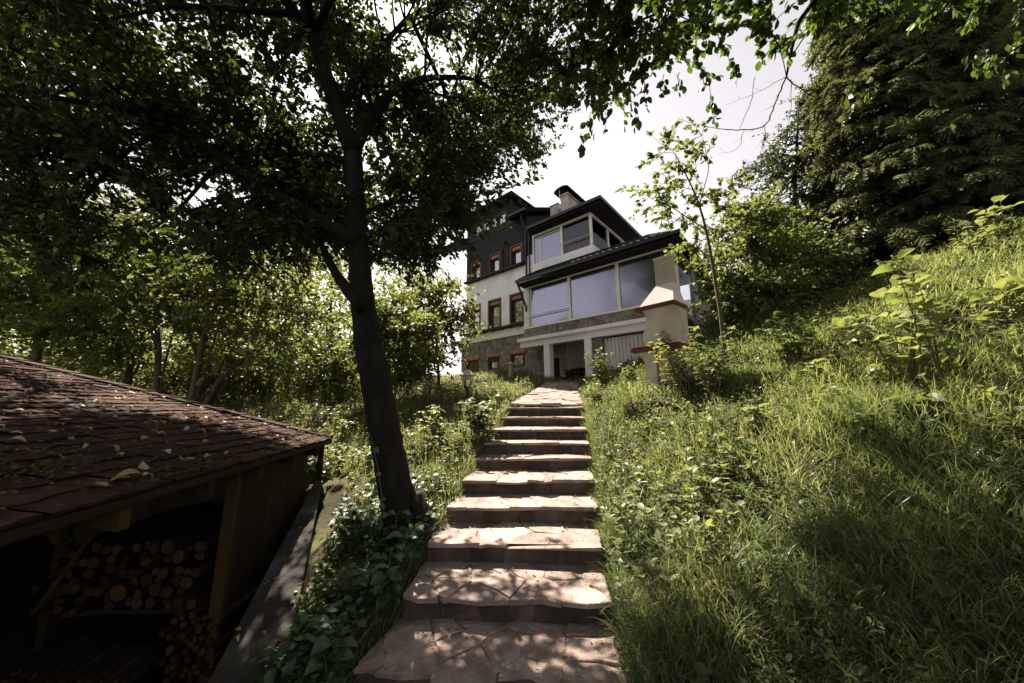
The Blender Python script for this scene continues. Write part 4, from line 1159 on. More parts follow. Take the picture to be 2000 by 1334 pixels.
for px in range(1120, 2060, 74):
    for py in range(-240, 240, 74):
        x = px + rng.uniform(-36, 36); y = py + rng.uniform(-36, 36)
        lim = np.interp(x, [1100, 1180, 1250, 1340, 1430, 1520, 1600, 1700, 1800, 1880, 2060], [290, 215, 200, 150, 150, 110, 95, 70, 40, 30, 60])
        if y > lim - 20: continue
        ob.append(at(x, y, rng.uniform(3.0, 4.4)))
for _ in range(140): ob.append(np.array([rng.uniform(1.8, 7.5), rng.uniform(-4.0, 2.0), rng.uniform(4.8, 8.6)]))  # unseen foliage added round the camera to cut the sky light
ob = np.array(ob)
V, F_, T, D = crown_from(ob, LP2, LR2, 14, 17, .25, rng)
np_obj('twigs', V, F_, M['bark'], over, kind='stuff')
# sprigs that hang below the edge of the canopy
hang = np.array([at(x, y, d) for x, y, d in ((1232, 205, 3.4), (1240, 235, 3.4), (1262, 190, 3.5), (1390, 200, 3.6), (1395, 230, 3.6), (1330, 170, 3.6), (1440, 150, 3.7), (1488, 120, 3.7), (1155, 250, 3.6), (1300, 175, 3.5), (1540, 110, 3.8), (1375, 165, 3.6), (1182, 215, 3.4), (1135, 290, 3.6), (1700, 175, 3.3), (1670, 190, 3.3), (1930, 120, 3.0), (1960, 140, 3.0), (1900, 130, 3.0), (1985, 90, 3.0))])
v2, f2, P2, D2_ = branchlets(hang + np.array([0, 0, .22]), hang - np.array([0, 0, .06]), rng, .05, .005, .002, 3, 4)
np_obj('twigs', v2, f2, M['bark'], over, kind='stuff')
T2, Dd = along(P2, D2_, 11, rng, .0)
T = np.concatenate([T, T2]); D = np.concatenate([D, Dd])
T = T + rng.normal(0, .02, T.shape)
k = open_sky(T, rng); T, D = T[k], D[k]
R = orient(D, rng, .6, .5); S = rng.uniform(.075, .125, len(T))
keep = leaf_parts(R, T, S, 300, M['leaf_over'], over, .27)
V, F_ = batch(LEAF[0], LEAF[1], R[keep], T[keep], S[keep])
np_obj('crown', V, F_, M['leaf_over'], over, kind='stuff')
# the bare twig
tw_ = MB(); q1 = at(1536, 150, 4.0)
def twig_(P, R, seg):
    """a twig that bends smoothly through its points, a little crooked, with short side shoots"""
    P = np.array(P); n = len(P); out = []
    Q = np.vstack([2 * P[0] - P[1], P, 2 * P[-1] - P[-2]])
    for i in range(n - 1):
        a, b, c, d = Q[i:i + 4]
        for t in np.arange(0, 1, .2): out.append(.5 * (2 * b + (c - a) * t + (2 * a - 5 * b + 4 * c - d) * t * t + (3 * b - a - 3 * c + d) * t ** 3))
    out.append(P[-1]); out = np.array(out); out[1:-1] += rng.normal(0, .006, (len(out) - 2, 3))
    rr = np.interp(np.linspace(0, n - 1, len(out)), np.arange(n), R)
    tw_.tube(list(out), list(rr), seg)
    for k in range(2, len(out) - 1, 2):
        e = out[k] + norm(out[k] - out[k - 1]) * .07 + rng.normal(0, .05, 3)
        tw_.tube([out[k], (out[k] + e) / 2 + rng.normal(0, .006, 3), e], [rr[k] * .5, .0018, .001], 3)
twig_([q1, at(1516, 195, 4.05), at(1494, 245, 4.1), at(1440, 254, 4.15), at(1380, 247, 4.2), at(1322, 231, 4.25)], [.011, .009, .008, .006, .004, .002], 5)
twig_([q1, at(1560, 170, 4.0), at(1600, 195, 4.0)], [.009, .007, .003], 5); twig_([at(1545, 155, 4.0), at(1545, 200, 4.0), at(1538, 265, 4.05)], [.005, .004, .002], 4)
twig_([at(1494, 245, 4.1), at(1493, 275, 4.1), at(1485, 300, 4.15)], [.005, .004, .002], 4); twig_([at(1475, 150, 4.0), at(1466, 200, 4.05), at(1445, 250, 4.1)], [.004, .004, .003], 4)
twig_([q1, at(1480, 180, 4.1), at(1420, 205, 4.2)], [.005, .003, .0015], 4); twig_([at(1455, 252, 4.12), at(1440, 290, 4.2), at(1400, 302, 4.3)], [.004, .003, .0015], 4)
tw_.build('bare_twig', M['bark'], over)

# ------------------------------------------------------------------ trees and shrubs further off
def ground_at(px, py):
    r = ray(px, py); r = r / np.linalg.norm(r); t = .6
    for _ in range(4000):
        p = EYE + r * t
        if p[2] < Hs(p[0], p[1]): break
        t += .01 + t * .002
    p = EYE + r * t
    return np.array([p[0], p[1], Hs(p[0], p[1])])

def leafy(name, label, cat, base, stems, blobs, per, nleaf, spread, m, size, rng, group=None, tmpl=LEAF, bark=None, droop=.4, parts=0, leafspread=.03, twig=.24, pw=.30, cull=False):
    """stems: lists of points and end radii; blobs: centres of leafy masses; twigs and leaves fill them."""
    t_ = thing(name, label, cat, base, group)
    st = []
    for pts, r0, r1 in stems:
        limb(pts, r0, r1, 12, t_, bark or M['bark_grey'], st)
    for o in t_.children: o.name = 'trunk' if o == t_.children[0] else 'stem'
    LPx = np.concatenate([p[3:] for p, r in st]); LRx = np.concatenate([r[3:] for p, r in st])
    V, F_, T, D = crown_from(np.array(blobs), LPx, LRx, per, nleaf, spread, rng, .05, cull)
    np_obj('twigs', V, F_, bark or M['bark_grey'], t_, kind='stuff')
    T = T + rng.normal(0, leafspread, T.shape)
    T[:, 2] = np.maximum(T[:, 2], H(T[:, 0], T[:, 1]) + .05)
    R = orient(D, rng, droop, .65); S = rng.uniform(size[0], size[1], len(T))
    keep = np.ones(len(T), bool)
    if parts: keep = leaf_parts(R, T, S, parts, m, t_, pw)
    if keep.any():
        V, F_ = batch(tmpl[0], tmpl[1], R[keep], T[keep], S[keep])
        np_obj('crown', V, F_, m, t_, kind='stuff')
    return t_

def rblobs(n, px0, px1, py0, py1, d0, d1, rng, test=None):
    out = []
    while len(out) < n:
        x, y = rng.uniform(px0, px1), rng.uniform(py0, py1)
        if test and not test(x, y): continue
        out.append(at(x, y, rng.uniform(d0, d1)))
    return out
ell = lambda cx, cy, rx, ry: (lambda x, y: ((x - cx) / rx) ** 2 + ((y - cy) / ry) ** 2 < 1)
def base_at(px, d):
    """ground point in that direction at that depth"""
    r = ray(px, 780); x = r[0] / r[1] * d
    return np.array([x, d, Hs(x, d) - .05])

rng = np.random.default_rng(101)
# the little trees behind the shed, left of the lawn
LT = [('slim tree with an upright forked trunk just behind the shed roof', 309, 8.2, [(309, 770), (310, 690), (305, 610), (318, 520), (300, 420)], (60, 460, 420, 690), 'leaf_back'),
      ('slender tree with two leaning stems behind the shed edge', 372, 7.6, [(372, 790), (388, 710), (402, 640), (440, 560), (470, 470)], (330, 640, 470, 700), 'leaf_bright'),
      ('low spreading tree with slanted stems at the lawn edge', 398, 8.4, [(394, 790), (430, 740), (470, 705), (530, 660), (580, 600)], (430, 690, 540, 735), 'leaf_back'),
      ('small tree with a slanted trunk above the middle of the shed roof', 236, 8.6, [(236, 750), (262, 690), (285, 640), (270, 560)], (40, 330, 500, 720), 'leaf_bright'),
      ('tree behind the left end of the shed roof', 60, 8.2, [(60, 700), (80, 620), (70, 520), (90, 400)], (-260, 200, 430, 690), 'leaf_back'),
      ('bushy tree at the far left edge of the picture', -160, 9.0, [(-160, 720), (-150, 600), (-170, 480)], (-420, 0, 380, 660), 'leaf_back'),
      ('sunlit tree standing farther back across the lawn', 560, 13.0, [(560, 770), (565, 690), (560, 600), (570, 480)], (420, 700, 380, 690), 'leaf_bright'),
      ('leafy tree behind the bush between the big trunk and the house', 800, 13.5, [(800, 760), (803, 690), (798, 620), (806, 560)], (690, 905, 500, 735), 'leaf_bright'),
      ('leafy tree closing the gap just left of the big trunk', 650, 14.0, [(650, 765), (655, 690), (645, 610), (650, 520)], (540, 740, 430, 735), 'leaf_back'),
      ('taller tree farther back behind the slim trunks', 180, 13.5, [(180, 760), (190, 650), (175, 520), (200, 400)], (-60, 420, 330, 690), 'leaf_bright')]
for lb, bx, d, pts, (x0, x1, y0, y1), m_ in LT:
    b_ = base_at(bx, d)
    P = [b_] + [at(x, y, d + rng.uniform(-.15, .15)) for x, y in pts[1:]]
    st = [(P, .075 * d / 8, .02)]
    q = P[1]; st.append(([q, at(pts[1][0] - 30, pts[1][1] - 90, d - .3), at(pts[1][0] - 70, pts[1][1] - 190, d - .6)], .035, .01))
    st.append(([b_, at(pts[1][0] + 14, pts[1][1] + 10, d + .2), at(pts[1][0] + 50, pts[1][1] - 110, d + .5)], .04, .012))
    n = int((x1 - x0) * (y1 - y0) / 1100)
    leafy('small_tree', lb, 'tree', b_, st, rblobs(n, x0, x1, y0, y1, d - 1.0, d + 1.2, rng, ell((x0 + x1) / 2, (y0 + y1) / 2, (x1 - x0) / 2, (y1 - y0) / 2)), 9, 11, .42, M[m_], (.085, .14), rng, 'small trees left of the lawn', cull=.6)
# undergrowth at their feet
for k, (px, d, w, lb) in enumerate(((740, 12.0, 1.5, 'bright shrub at the back of the lawn right behind the big trunk'), (200, 9.6, 1.6, 'leafy shrub hiding the stems above the middle of the shed roof'), (390, 9.8, 1.5, 'leafy shrub between the slim trunks behind the shed edge'), (470, 9.5, 1.3, 'bright undergrowth shrub at the foot of the leaning stems'), (640, 9.6, .9, 'leafy shrub just left of the big leaning trunk'), (300, 11.0, 1.7, 'wide shrub in the gap between the slim trunks'), (110, 10.5, 1.8, 'wide shrub above the upper left part of the shed roof'), (570, 12.0, 1.4, 'pale shrub at the back of the lawn'), (-80, 10.0, 1.8, 'wide shrub at the far left behind the shed'))):
    b_ = base_at(px, d)
    st = [([b_, b_ + [rng.normal(0, .3), rng.normal(0, .2), .6], b_ + [rng.normal(0, .6), rng.normal(0, .3), 1.3]], .02, .006) for _ in range(5)]
    bl = [b_ + np.array([rng.normal(0, w * .55), rng.normal(0, .5), rng.uniform(.25, 1.6)]) for _ in range(int(34 * w))]
    leafy('shrub', lb, 'shrub', b_, st, bl, 8, 10, .32, M['leaf_bright'], (.08, .13), rng, 'shrubs left of the lawn')
# far wood closing the view
n = 26000
cx = rng.uniform(-46, -3, 900); cy = rng.uniform(17, 34, 900) - .25 * np.minimum(cx + 3, 0) * -.3; cz = rng.uniform(.3, 9.5, 900) * rng.uniform(.5, 1, 900)
ci = rng.integers(0, 900, n)
T = np.stack([cx[ci], cy[ci], cz[ci] + 2.6], 1) + rng.normal(0, .75, (n, 3))
T = T[(T[:, 0] < -.28 * T[:, 1]) & (T[:, 2] > 2.6)]
R = orient(rng.normal(0, 1, T.shape), rng, .4, .6); S = rng.uniform(.20, .40, len(T))
V, F_ = batch(LEAF[0], LEAF[1], R, T, S)
np_obj('far_woods', V, F_, M['leaf_back'], None, kind='stuff')

# beside the house, left of the steps
b_ = base_at(857, 10.4)
leafy('young_tree', 'bright young tree with small leaves in front of the left end of the house', 'tree', b_,
      [([b_, at(856, 720, 10.4), at(852, 660, 10.4), at(860, 590, 10.3), at(880, 540, 10.3)], .055, .012), ([at(855, 700, 10.4), at(880, 640, 10.2), at(905, 590, 10.1)], .02, .006)],
      rblobs(70, 780, 925, 545, 715, 9.6, 11.0, rng, ell(852, 640, 70, 100)), 9, 12, .30, M['leaf_bright'], (.075, .12), rng, cull=.25)
b_ = base_at(768, 8.7)
leafy('bush', 'dark multi stemmed bush right behind the big trunk', 'bush', b_,
      [([b_, at(745, 755, 8.7), at(722, 715, 8.7), at(705, 690, 8.6)], .04, .012), ([b_, at(775, 750, 8.7), at(780, 700, 8.6), at(775, 640, 8.6)], .04, .012), ([b_, at(795, 765, 8.7), at(815, 735, 8.7), at(835, 715, 8.7)], .025, .008), ([b_, at(757, 740, 8.8), at(745, 680, 8.9)], .03, .01)],
      rblobs(75, 690, 850, 560, 755, 8.0, 9.3, rng, ell(770, 660, 80, 100)), 9, 12, .28, M['leaf_back'], (.08, .13), rng, cull=.2)
b_ = base_at(842, 8.0)
leafy('sapling', 'thin dark stemmed sapling between the bush and the lamp', 'sapling', b_, [([b_, at(840, 745, 8.0), at(836, 700, 8.0), at(838, 640, 8.0)], .02, .006)],
      rblobs(16, 805, 870, 620, 720, 7.7, 8.3, rng), 7, 9, .22, M['leaf_bright'], (.08, .12), rng)

# right of the steps
rng = np.random.default_rng(202)
b_ = base_at(1428, 6.5)
sp = [b_, at(1416, 690, 6.5), at(1406, 600, 6.45), at(1392, 520, 6.4), at(1380, 450, 6.4), at(1366, 400, 6.4), at(1345, 350, 6.35), at(1318, 300, 6.3)]
bl = [at(x, y, d) for x, y, d in ((1300, 285, 6.3), (1275, 315, 6.2), (1290, 340, 6.3), (1320, 320, 6.4), (1345, 300, 6.4), (1370, 265, 6.5), (1375, 300, 6.5), (1355, 340, 6.4), (1330, 365, 6.3), (1295, 375, 6.2), (1275, 405, 6.2), (1300, 410, 6.3), (1335, 400, 6.4), (1365, 380, 6.5), (1395, 400, 6.5), (1405, 370, 6.6), (1425, 420, 6.6), (1310, 440, 6.3), (1345, 440, 6.4), (1400, 450, 6.6), (1360, 480, 6.4), (1425, 480, 6.6), (1335, 490, 6.3), (1268, 385, 6.2), (1430, 350, 6.7), (1415, 520, 6.6))]
leafy('sapling', 'slender sunlit sapling with loose leaves rising above the barbecue', 'sapling', b_, [(sp, .045, .009), ([sp[4], at(1350, 430, 6.3), at(1305, 400, 6.2), at(1275, 390, 6.2)], .014, .005), ([sp[3], at(1410, 440, 6.5), at(1425, 380, 6.6)], .012, .004), ([sp[5], at(1385, 330, 6.5), at(1372, 265, 6.5)], .012, .004)],
      bl, 5, 11, .27, M['leaf_back'], (.09, .135), rng, parts=220, pw=.22, leafspread=.015, tmpl=LEAF)
b_ = base_at(1465, 8.2)
leafy('broadleaf_tree', 'green broadleaf tree behind the slender sapling', 'tree', b_, [([b_, at(1500, 640, 8.2), at(1480, 560, 8.2), at(1470, 470, 8.2), at(1465, 410, 8.2)], .07, .02), ([b_, at(1455, 650, 8.1), at(1420, 560, 8.0)], .04, .012)],
      rblobs(100, 1375, 1560, 400, 690, 7.4, 9.0, rng, ell(1470, 545, 95, 150)), 10, 12, .33, M['leaf_back'], (.08, .13), rng)
b_ = base_at(1545, 11.0)
leafy('dark_tree', 'dense dark tree with glinting leaves between the broadleaf tree and the spruces', 'tree', b_, [([b_, at(1545, 560, 10.6), at(1550, 430, 10.6), at(1555, 300, 10.6), at(1560, 200, 10.6)], .12, .02)],
      rblobs(260, 1420, 1690, 130, 690, 10.2, 12.2, rng, lambda x, y: np.interp(y, [130, 180, 330, 690], [1640, 1592, 1440, 1425]) < x < np.interp(y, [130, 300, 690], [1690, 1690, 1670])), 9, 12, .36, M['leaf_dark'], (.07, .11), rng, bark=M['bark'])
b_ = base_at(1540, 9.0)
leafy('broadleaf_tree', 'low sunlit broadleaf tree in front of the dark tree and the big spruce', 'tree', b_, [([b_, at(1545, 600, 9.0), at(1540, 540, 9.0), at(1550, 480, 9.0)], .05, .012), ([b_, at(1575, 590, 9.0), at(1600, 540, 8.9)], .03, .01)],
      rblobs(60, 1480, 1640, 430, 640, 8.2, 9.4, rng, ell(1555, 540, 80, 105)), 9, 11, .32, M['leaf_back'], (.08, .12), rng)
b_ = base_at(1560, 8.6)
leafy('shrub', 'dark shrub with a few reddish leaves under the dark tree', 'shrub', b_, [([b_, b_ + [.1, 0, .7], b_ + [.3, 0, 1.5]], .03, .01), ([b_, b_ + [-.3, .1, .6], b_ + [-.6, 0, 1.3]], .03, .01), ([b_, b_ + [.5, .1, .4], b_ + [1.1, .1, .8]], .03, .01)],
      rblobs(70, 1450, 1680, 560, 700, 7.8, 9.0, rng, lambda x, y: y > 540 + .2 * (x - 1450) * 0 and y < 700 - .45 * (x - 1450)), 9, 11, .30, M['leaf_dark'], (.07, .11), rng)

# spruces
def needle_spray(rg):
    V, Fc = [], []
    def blade(a, b, w):
        d = norm(b - a); x = norm(np.cross(d, [0, 0, 1.0]) + 1e-6)
        z = np.cross(x, d)
        for ax in (x, z):
            i = len(V); V.extend([a - ax * w * .6, a + ax * w * .6, (a + b) / 2 + ax * w, b, (a + b) / 2 - ax * w]); Fc.append((i, i + 1, i + 2, i + 3)); Fc.append((i, i + 2, i + 3, i + 4))
    blade(np.zeros(3), np.array([0, 1.0, -.12]), .045)
    for k in range(7):
        t = .12 + .12 * k; s = 1 if k % 2 else -1
        L = (.50 - .34 * t) * rg.uniform(.8, 1.15)
        a = np.array([0, t, -.12 * t * t]); blade(a, a + L * np.array([s * .72, .66, -.14 + rg.normal(0, .08)]), .042)
    return np.array(V), np.array(Fc)
def spruce(label, px, d, h, rad_, dens, rng, size=.40):
    b_ = base_at(px, d)
    t_ = thing('spruce', label, 'spruce', b_, 'spruces at the top of the slope')
    MB().tube([b_, b_ + [0, 0, h * .5], b_ + [0, 0, h]], [.16, .10, .015], 9).build('trunk', M['bark'], t_, True)
    tv, tf = needle_spray(rng)
    S_, E_, W_ = [], [], []
    z = .25
    while z < h - .2:
        L = rad_ * (1 - z / h) ** .75
        for k in range(rng.integers(6, 9)):
            a = rng.uniform(0, 2 * math.pi); l = L * rng.uniform(.7, 1.12)
            s = b_ + np.array([0, 0, z]); e = s + np.array([math.cos(a) * l, math.sin(a) * l, -.38 * l + rng.normal(0, .22)])
            S_.append(s); E_.append(e)
        z += rng.uniform(.12, .20)
    S_, E_ = np.array(S_), np.array(E_)
    V, F_, P, D = branchlets(S_, E_, rng, .10, .018, .004, 3, 6)
    np_obj('branches', V, F_, M['bark'], t_, kind='stuff')
    T, Dd = along(P, D, dens, rng, .5)
    side = norm(np.cross(Dd, [0, 0, 1.0])) * rng.choice([-1, 1], len(T))[:, None]
    d_ = norm(Dd * .7 + side * rng.uniform(.0, .8, (len(T), 1)) + np.array([0, 0, -1.0]) * rng.uniform(.1, 1.1, (len(T), 1)) + rng.normal(0, .28, T.shape))
    R = frames(d_, Dd * .8 + np.array([0, 0, .8]) + rng.normal(0, .4, T.shape)); S = rng.uniform(.7, 1.15, len(T)) * size
    k = T[:, 2] > H(T[:, 0], T[:, 1])
    V, F_ = batch(tv, tf, R[k], T[k], S[k])
    np_obj('needles', V, F_, M['needle'], t_, kind='stuff')
spruce('big dark spruce with drooping sprays at the top of the grassy slope', 1850, 9.0, 12.5, 2.5, 15, rng, .50)
spruce('spruce at the right edge of the picture in front of darker ones', 2010, 8.4, 12.0, 2.6, 17, rng, .5)
spruce('shaded spruce standing back between the two front spruces', 1880, 13.0, 16.0, 3.2, 9, rng, .5)
spruce('dark spruce partly hidden behind the one at the right edge', 2120, 12.0, 13.0, 2.8, 9, rng, .5)

# ------------------------------------------------------------------ single plants
def plant(name, label, cat, base, h, nst, lean, m, size, rng, per=9, parts=60, w=.30, tmpl=LEAF, group=None, spread=.25, droop=.25, serr=0):
    t_ = thing(name, label, cat, base, group)
    T, D = [], []
    for k in range(nst):
        a = rng.uniform(0, 2 * math.pi); l = h * rng.uniform(.65, 1.05)
        b_ = base + np.array([rng.normal(0, .04 + .05 * h), rng.normal(0, .04 + .05 * h), 0]); b_[2] = Hs(b_[0], b_[1]) - .02
        e = b_ + np.array([lean[0] * l + math.cos(a) * spread * l, lean[1] * l + math.sin(a) * spread * l, l])
        mid = (b_ + e) / 2 + np.array([-lean[0] * l * .2, 0, l * .08])
        MB().tube([b_, (b_ + mid) / 2, mid, (mid + e) / 2, e], [.007 + .004 * h, .006 + .003 * h, .006, .004, .0025], 5, False).build('stem', M['stem'], t_)
        n = int(per * rng.uniform(.8, 1.2))
        for i in range(n):
            t = .22 + .78 * (i + rng.uniform(0, .6)) / n
            p = b_ * (1 - t) ** 2 + mid * 2 * t * (1 - t) + e * t ** 2
            an = i * 2.4 + rng.normal(0, .3)
            T.append(p); D.append([math.cos(an), math.sin(an), .35 + .7 * max(0, t - .75)])
    T, D = np.array(T), np.array(D)
    R = frames(norm(D + rng.normal(0, .2, D.shape) - [0, 0, droop]), np.array([0, 0, 1.0]) + rng.normal(0, .25, D.shape))
    S = rng.uniform(size[0], size[1], len(T))
    keep = leaf_parts(R, T, S, parts, m, t_, w, serr)
    if keep.any():
        V, F_ = batch(tmpl[0], tmpl[1], R[keep], T[keep], S[keep]); np_obj('foliage', V, F_, m, t_, kind='stuff')
    return t_
rng = np.random.default_rng(303)
PLANTS = [
 ('knotweed', 'tall pale broad leaved plant leaning out of the middle of the sunny slope', 'plant', (1800, 775), 1.30, 8, (-.20, 0), 'leaf_plant', (.14, .23), 12, 100, .34),
 ('knotweed', 'low broad leaved plant growing below the tall pale one', 'plant', (1800, 838), .36, 4, (-.1, 0), 'leaf_plant', (.13, .20), 5, 20, .36),
 ('broadleaf_plant', 'dark green bushy plant between the sapling and the tall pale plant', 'plant', (1550, 722), .95, 12, (0, 0), 'leaf_weed', (.12, .18), 11, 120, .32),
 ('broadleaf_plant', 'small bright plant at the foot of the dark bushy one', 'plant', (1590, 735), .36, 3, (.1, 0), 'leaf_plant', (.13, .19), 6, 18, .28),
 ('broadleaf_plant', 'bright rosette plant low on the slope right of the barbecue', 'plant', (1478, 842), .34, 5, (-.1, 0), 'leaf_plant', (.10, .15), 7, 34, .34),
 ('knotweed', 'broad leaved plant on the skyline at the right edge', 'plant', (1962, 470), .85, 6, (-.2, 0), 'leaf_plant', (.16, .25), 8, 40, .33),
 ('knotweed', 'broad leaved plant on the slope skyline under the big spruce', 'plant', (1915, 500), .60, 5, (-.25, 0), 'leaf_plant', (.14, .20), 8, 40, .30),
 ('knotweed', 'pale broad leaved plant cut by the right edge halfway up the slope', 'plant', (1990, 640), .6, 4, (-.2, 0), 'leaf_plant', (.15, .23), 7, 26, .34),
 ('broadleaf_plant', 'leafy plant on the upper slope below the dark spruce', 'plant', (1745, 545), .5, 6, (-.1, 0), 'leaf_plant', (.12, .17), 8, 46, .30),
 ('weed_bush', 'tall leafy weed hiding the right foot of the barbecue', 'plant', (1335, 775), 1.20, 15, (-.10, 0), 'leaf_bright', (.10, .16), 16, 240, .24),
 ('weed_bush', 'leafy weed just right of the barbecue under the sapling', 'plant', (1392, 772), 1.0, 12, (.05, 0), 'leaf_weed', (.09, .14), 15, 180, .26),
 ('leafy_shrub', 'leafy plant in front of the garage boards beside the second pillar', 'plant', (1178, 752), .95, 12, (0, 0), 'leaf_weed', (.09, .14), 15, 140, .30),
 ('leafy_shrub', 'low sunny plant between the garage boards and the barbecue', 'plant', (1232, 752), .50, 12, (0, 0), 'leaf_bright', (.07, .11), 12, 110, .32),
 ('broadleaf_plant', 'dark leafy plant beside the steps under the lamp', 'plant', (938, 862), .72, 15, (.05, 0), 'leaf_weed', (.11, .17), 13, 180, .30),
 ('broadleaf_plant', 'upright bright plant in the grass left of the lamp', 'plant', (838, 852), .50, 6, (0, 0), 'leaf_plant', (.10, .15), 9, 50, .26),
 ('broadleaf_plant', 'small bright plant in the lawn just left of the big trunk', 'plant', (664, 872), .42, 6, (0, 0), 'leaf_plant', (.10, .14), 9, 50, .28),
 ('broadleaf_plant', 'small leafy plant under the shed roof corner', 'plant', (600, 930), .35, 8, (0, 0), 'leaf_ivy', (.09, .13), 8, 60, .32),
 ('bank_plant', 'five fingered dark plant at the lower end of the bank beside the strip', 'plant', (648, 1296), .24, 3, (0, 0), 'leaf_ivy', (.13, .18), 7, 20, .30),
 ('bank_plant', 'broad leaved plant at the corner of the third step', 'plant', (780, 1105), .32, 5, (.1, 0), 'leaf_ivy', (.12, .17), 7, 34, .32),
 ('bank_plant', 'leafy plant on the bank just left of the trunk foot', 'plant', (690, 1060), .34, 7, (0, 0), 'leaf_ivy', (.10, .15), 8, 50, .34),
 ('bank_plant', 'small plant at the left end of the fourth step', 'plant', (838, 1030), .26, 5, (0, 0), 'leaf_ivy', (.09, .13), 7, 34, .3),
 ('bank_plant', 'dark leafy plant hiding the foot of the big trunk', 'plant', (752, 1062), .36, 8, (0, 0), 'leaf_ivy', (.10, .15), 8, 60, .34),
 ('bank_plant', 'spreading plant between the trunk and the second step', 'plant', (742, 1165), .30, 7, (0, 0), 'leaf_ivy', (.10, .15), 8, 50, .32),
 ('bank_plant', 'low plant at the very bottom of the bank', 'plant', (545, 1325), .18, 5, (0, 0), 'leaf_ivy', (.08, .12), 6, 28, .3),
 ('bramble', 'bramble with large pale toothed leaves in the shaded grass at the lower right', 'bramble', (1850, 1235), .30, 4, (.1, 0), 'leaf_weed', (.09, .15), 6, 24, .34),
 ('bramble', 'small bramble with toothed leaves close to the lowest step', 'bramble', (1312, 1325), .18, 4, (0, 0), 'leaf_weed', (.09, .13), 6, 24, .36),
 ('broadleaf_plant', 'white flowering weed patch by the edge of the fifth step', 'plant', (1330, 1010), .22, 9, (0, 0), 'leaf_weed', (.06, .09), 8, 60, .36),
 ('dry_shrub', 'greyish dry lavender clump in front of the barbecue', 'plant', (1235, 812), .32, 26, (0, 0), 'leaf_dry', (.06, .10), 9, 0, .16),
 ('dry_shrub', 'second dry lavender clump nearer the top step', 'plant', (1165, 790), .28, 20, (0, 0), 'leaf_dry', (.06, .10), 9, 0, .16),
]
M['leaf_dry'] = leafmat('dry_leaf', [G(.10, .10, .05), G(.14, .12, .07), G(.09, .10, .045)], .3, (1.2, 1.1, .7), .7, .2)
for nm, lb, ct, (px, py), h, nst, lean, m_, sz, per, parts, w_ in PLANTS:
    plant(nm, lb, ct, ground_at(px, py), h, nst, lean, M[m_], sz, rng, per, parts, w_, LANCE if nm in ('weed_bush', 'dry_shrub') else LEAF, spread=.35 if nst > 6 else .25, serr=.12 if nm == 'bramble' else 0)
# creeper on the trunk
cr = thing('creeper', 'thin creeper with a few pale leaves climbing the lower trunk', 'creeper', TB)
pts = [at(750, 1010, 3.48), at(745, 960, 3.49), at(737, 910, 3.49), at(731, 880, 3.49), at(725, 855, 3.48)]
MB().tube(pts, .004, 4).build('stem', M['stem'], cr)
T = np.array([pts[0] * (1 - t) + pts[-1] * t for t in np.linspace(0, 1, 14)]) + rng.normal(0, .01, (14, 3)) + np.array([0, -.02, 0])
R = frames(norm(np.stack([rng.choice([-1, 1], 14) * 1.0, np.full(14, -.3), rng.normal(-.2, .3, 14)], 1)), norm(np.array([0, -.8, .6]) + rng.normal(0, .2, (14, 3))))
leaf_parts(R, T, rng.uniform(.05, .085, 14), 14, M['leaf_ivy'], cr, .42)

# ------------------------------------------------------------------ grass and low weeds
rng = np.random.default_rng(404)
def bare(x, y, pad=0.0):
    """True where nothing grows: steps, path, concrete, shed, house."""
    xr = np.interp(y, XR_Y, XR_X); xl = np.interp(y, XL_Y, XL_X)
    b = (x > xl - .01 + pad) & (x < xr - pad) & (y < 11.3)
    b |= (x < strip_edge(y) + .40) & (x > -6.2) & (y < 4.75)
    u = (x - HO[0]) * HU[0] + (y - HO[1]) * HU[1]; w = (x - HO[0]) * HW[0] + (y - HO[1]) * HW[1]
    b |= (u > -4.1) & (u < .75) & (w > -.05) & (w < 9) | (u >= .75) & (u < 6.6) & (w > -.9) & (w < 9)
    return b
def ring(n, r0, r1, a0, a1):
    a = rng.uniform(a0, a1, n); r = r0 * (r1 / r0) ** rng.random(n)
    return r * np.sin(a), r * np.cos(a), r
def blades(x, y, L, wd, az, th0, curl, k):
    n = len(x); t = np.linspace(0, 1, k + 1)
    th = th0[:, None] + curl[:, None] * t[None] ** 1.3
    ds = L[:, None] / k
    hx = np.concatenate([np.zeros((n, 1)), np.cumsum(np.sin(th[:, :-1]) * ds, 1)], 1); hz = np.concatenate([np.zeros((n, 1)), np.cumsum(np.cos(th[:, :-1]) * ds, 1)], 1)
    z0 = H(x, y) - .015
    c = np.stack([x[:, None] + hx * np.sin(az)[:, None], y[:, None] + hx * np.cos(az)[:, None], z0[:, None] + hz], -1)
    tw = az + rng.normal(0, .5, n)
    sd = np.stack([np.cos(tw), -np.sin(tw), np.zeros(n)], 1)
    ww = wd[:, None] * (1 - t[None] ** 2.2) * .5
    V = np.stack([c - sd[:, None] * ww[..., None], c + sd[:, None] * ww[..., None]], 2).reshape(n, -1, 3)
    ii = np.arange(k)[:, None] * 2 + np.array([0, 1, 3, 2])[None]
    F_ = ii[None] + (np.arange(n) * 2 * (k + 1))[:, None, None]
    return V.reshape(-1, 3), F_.reshape(-1, 4)
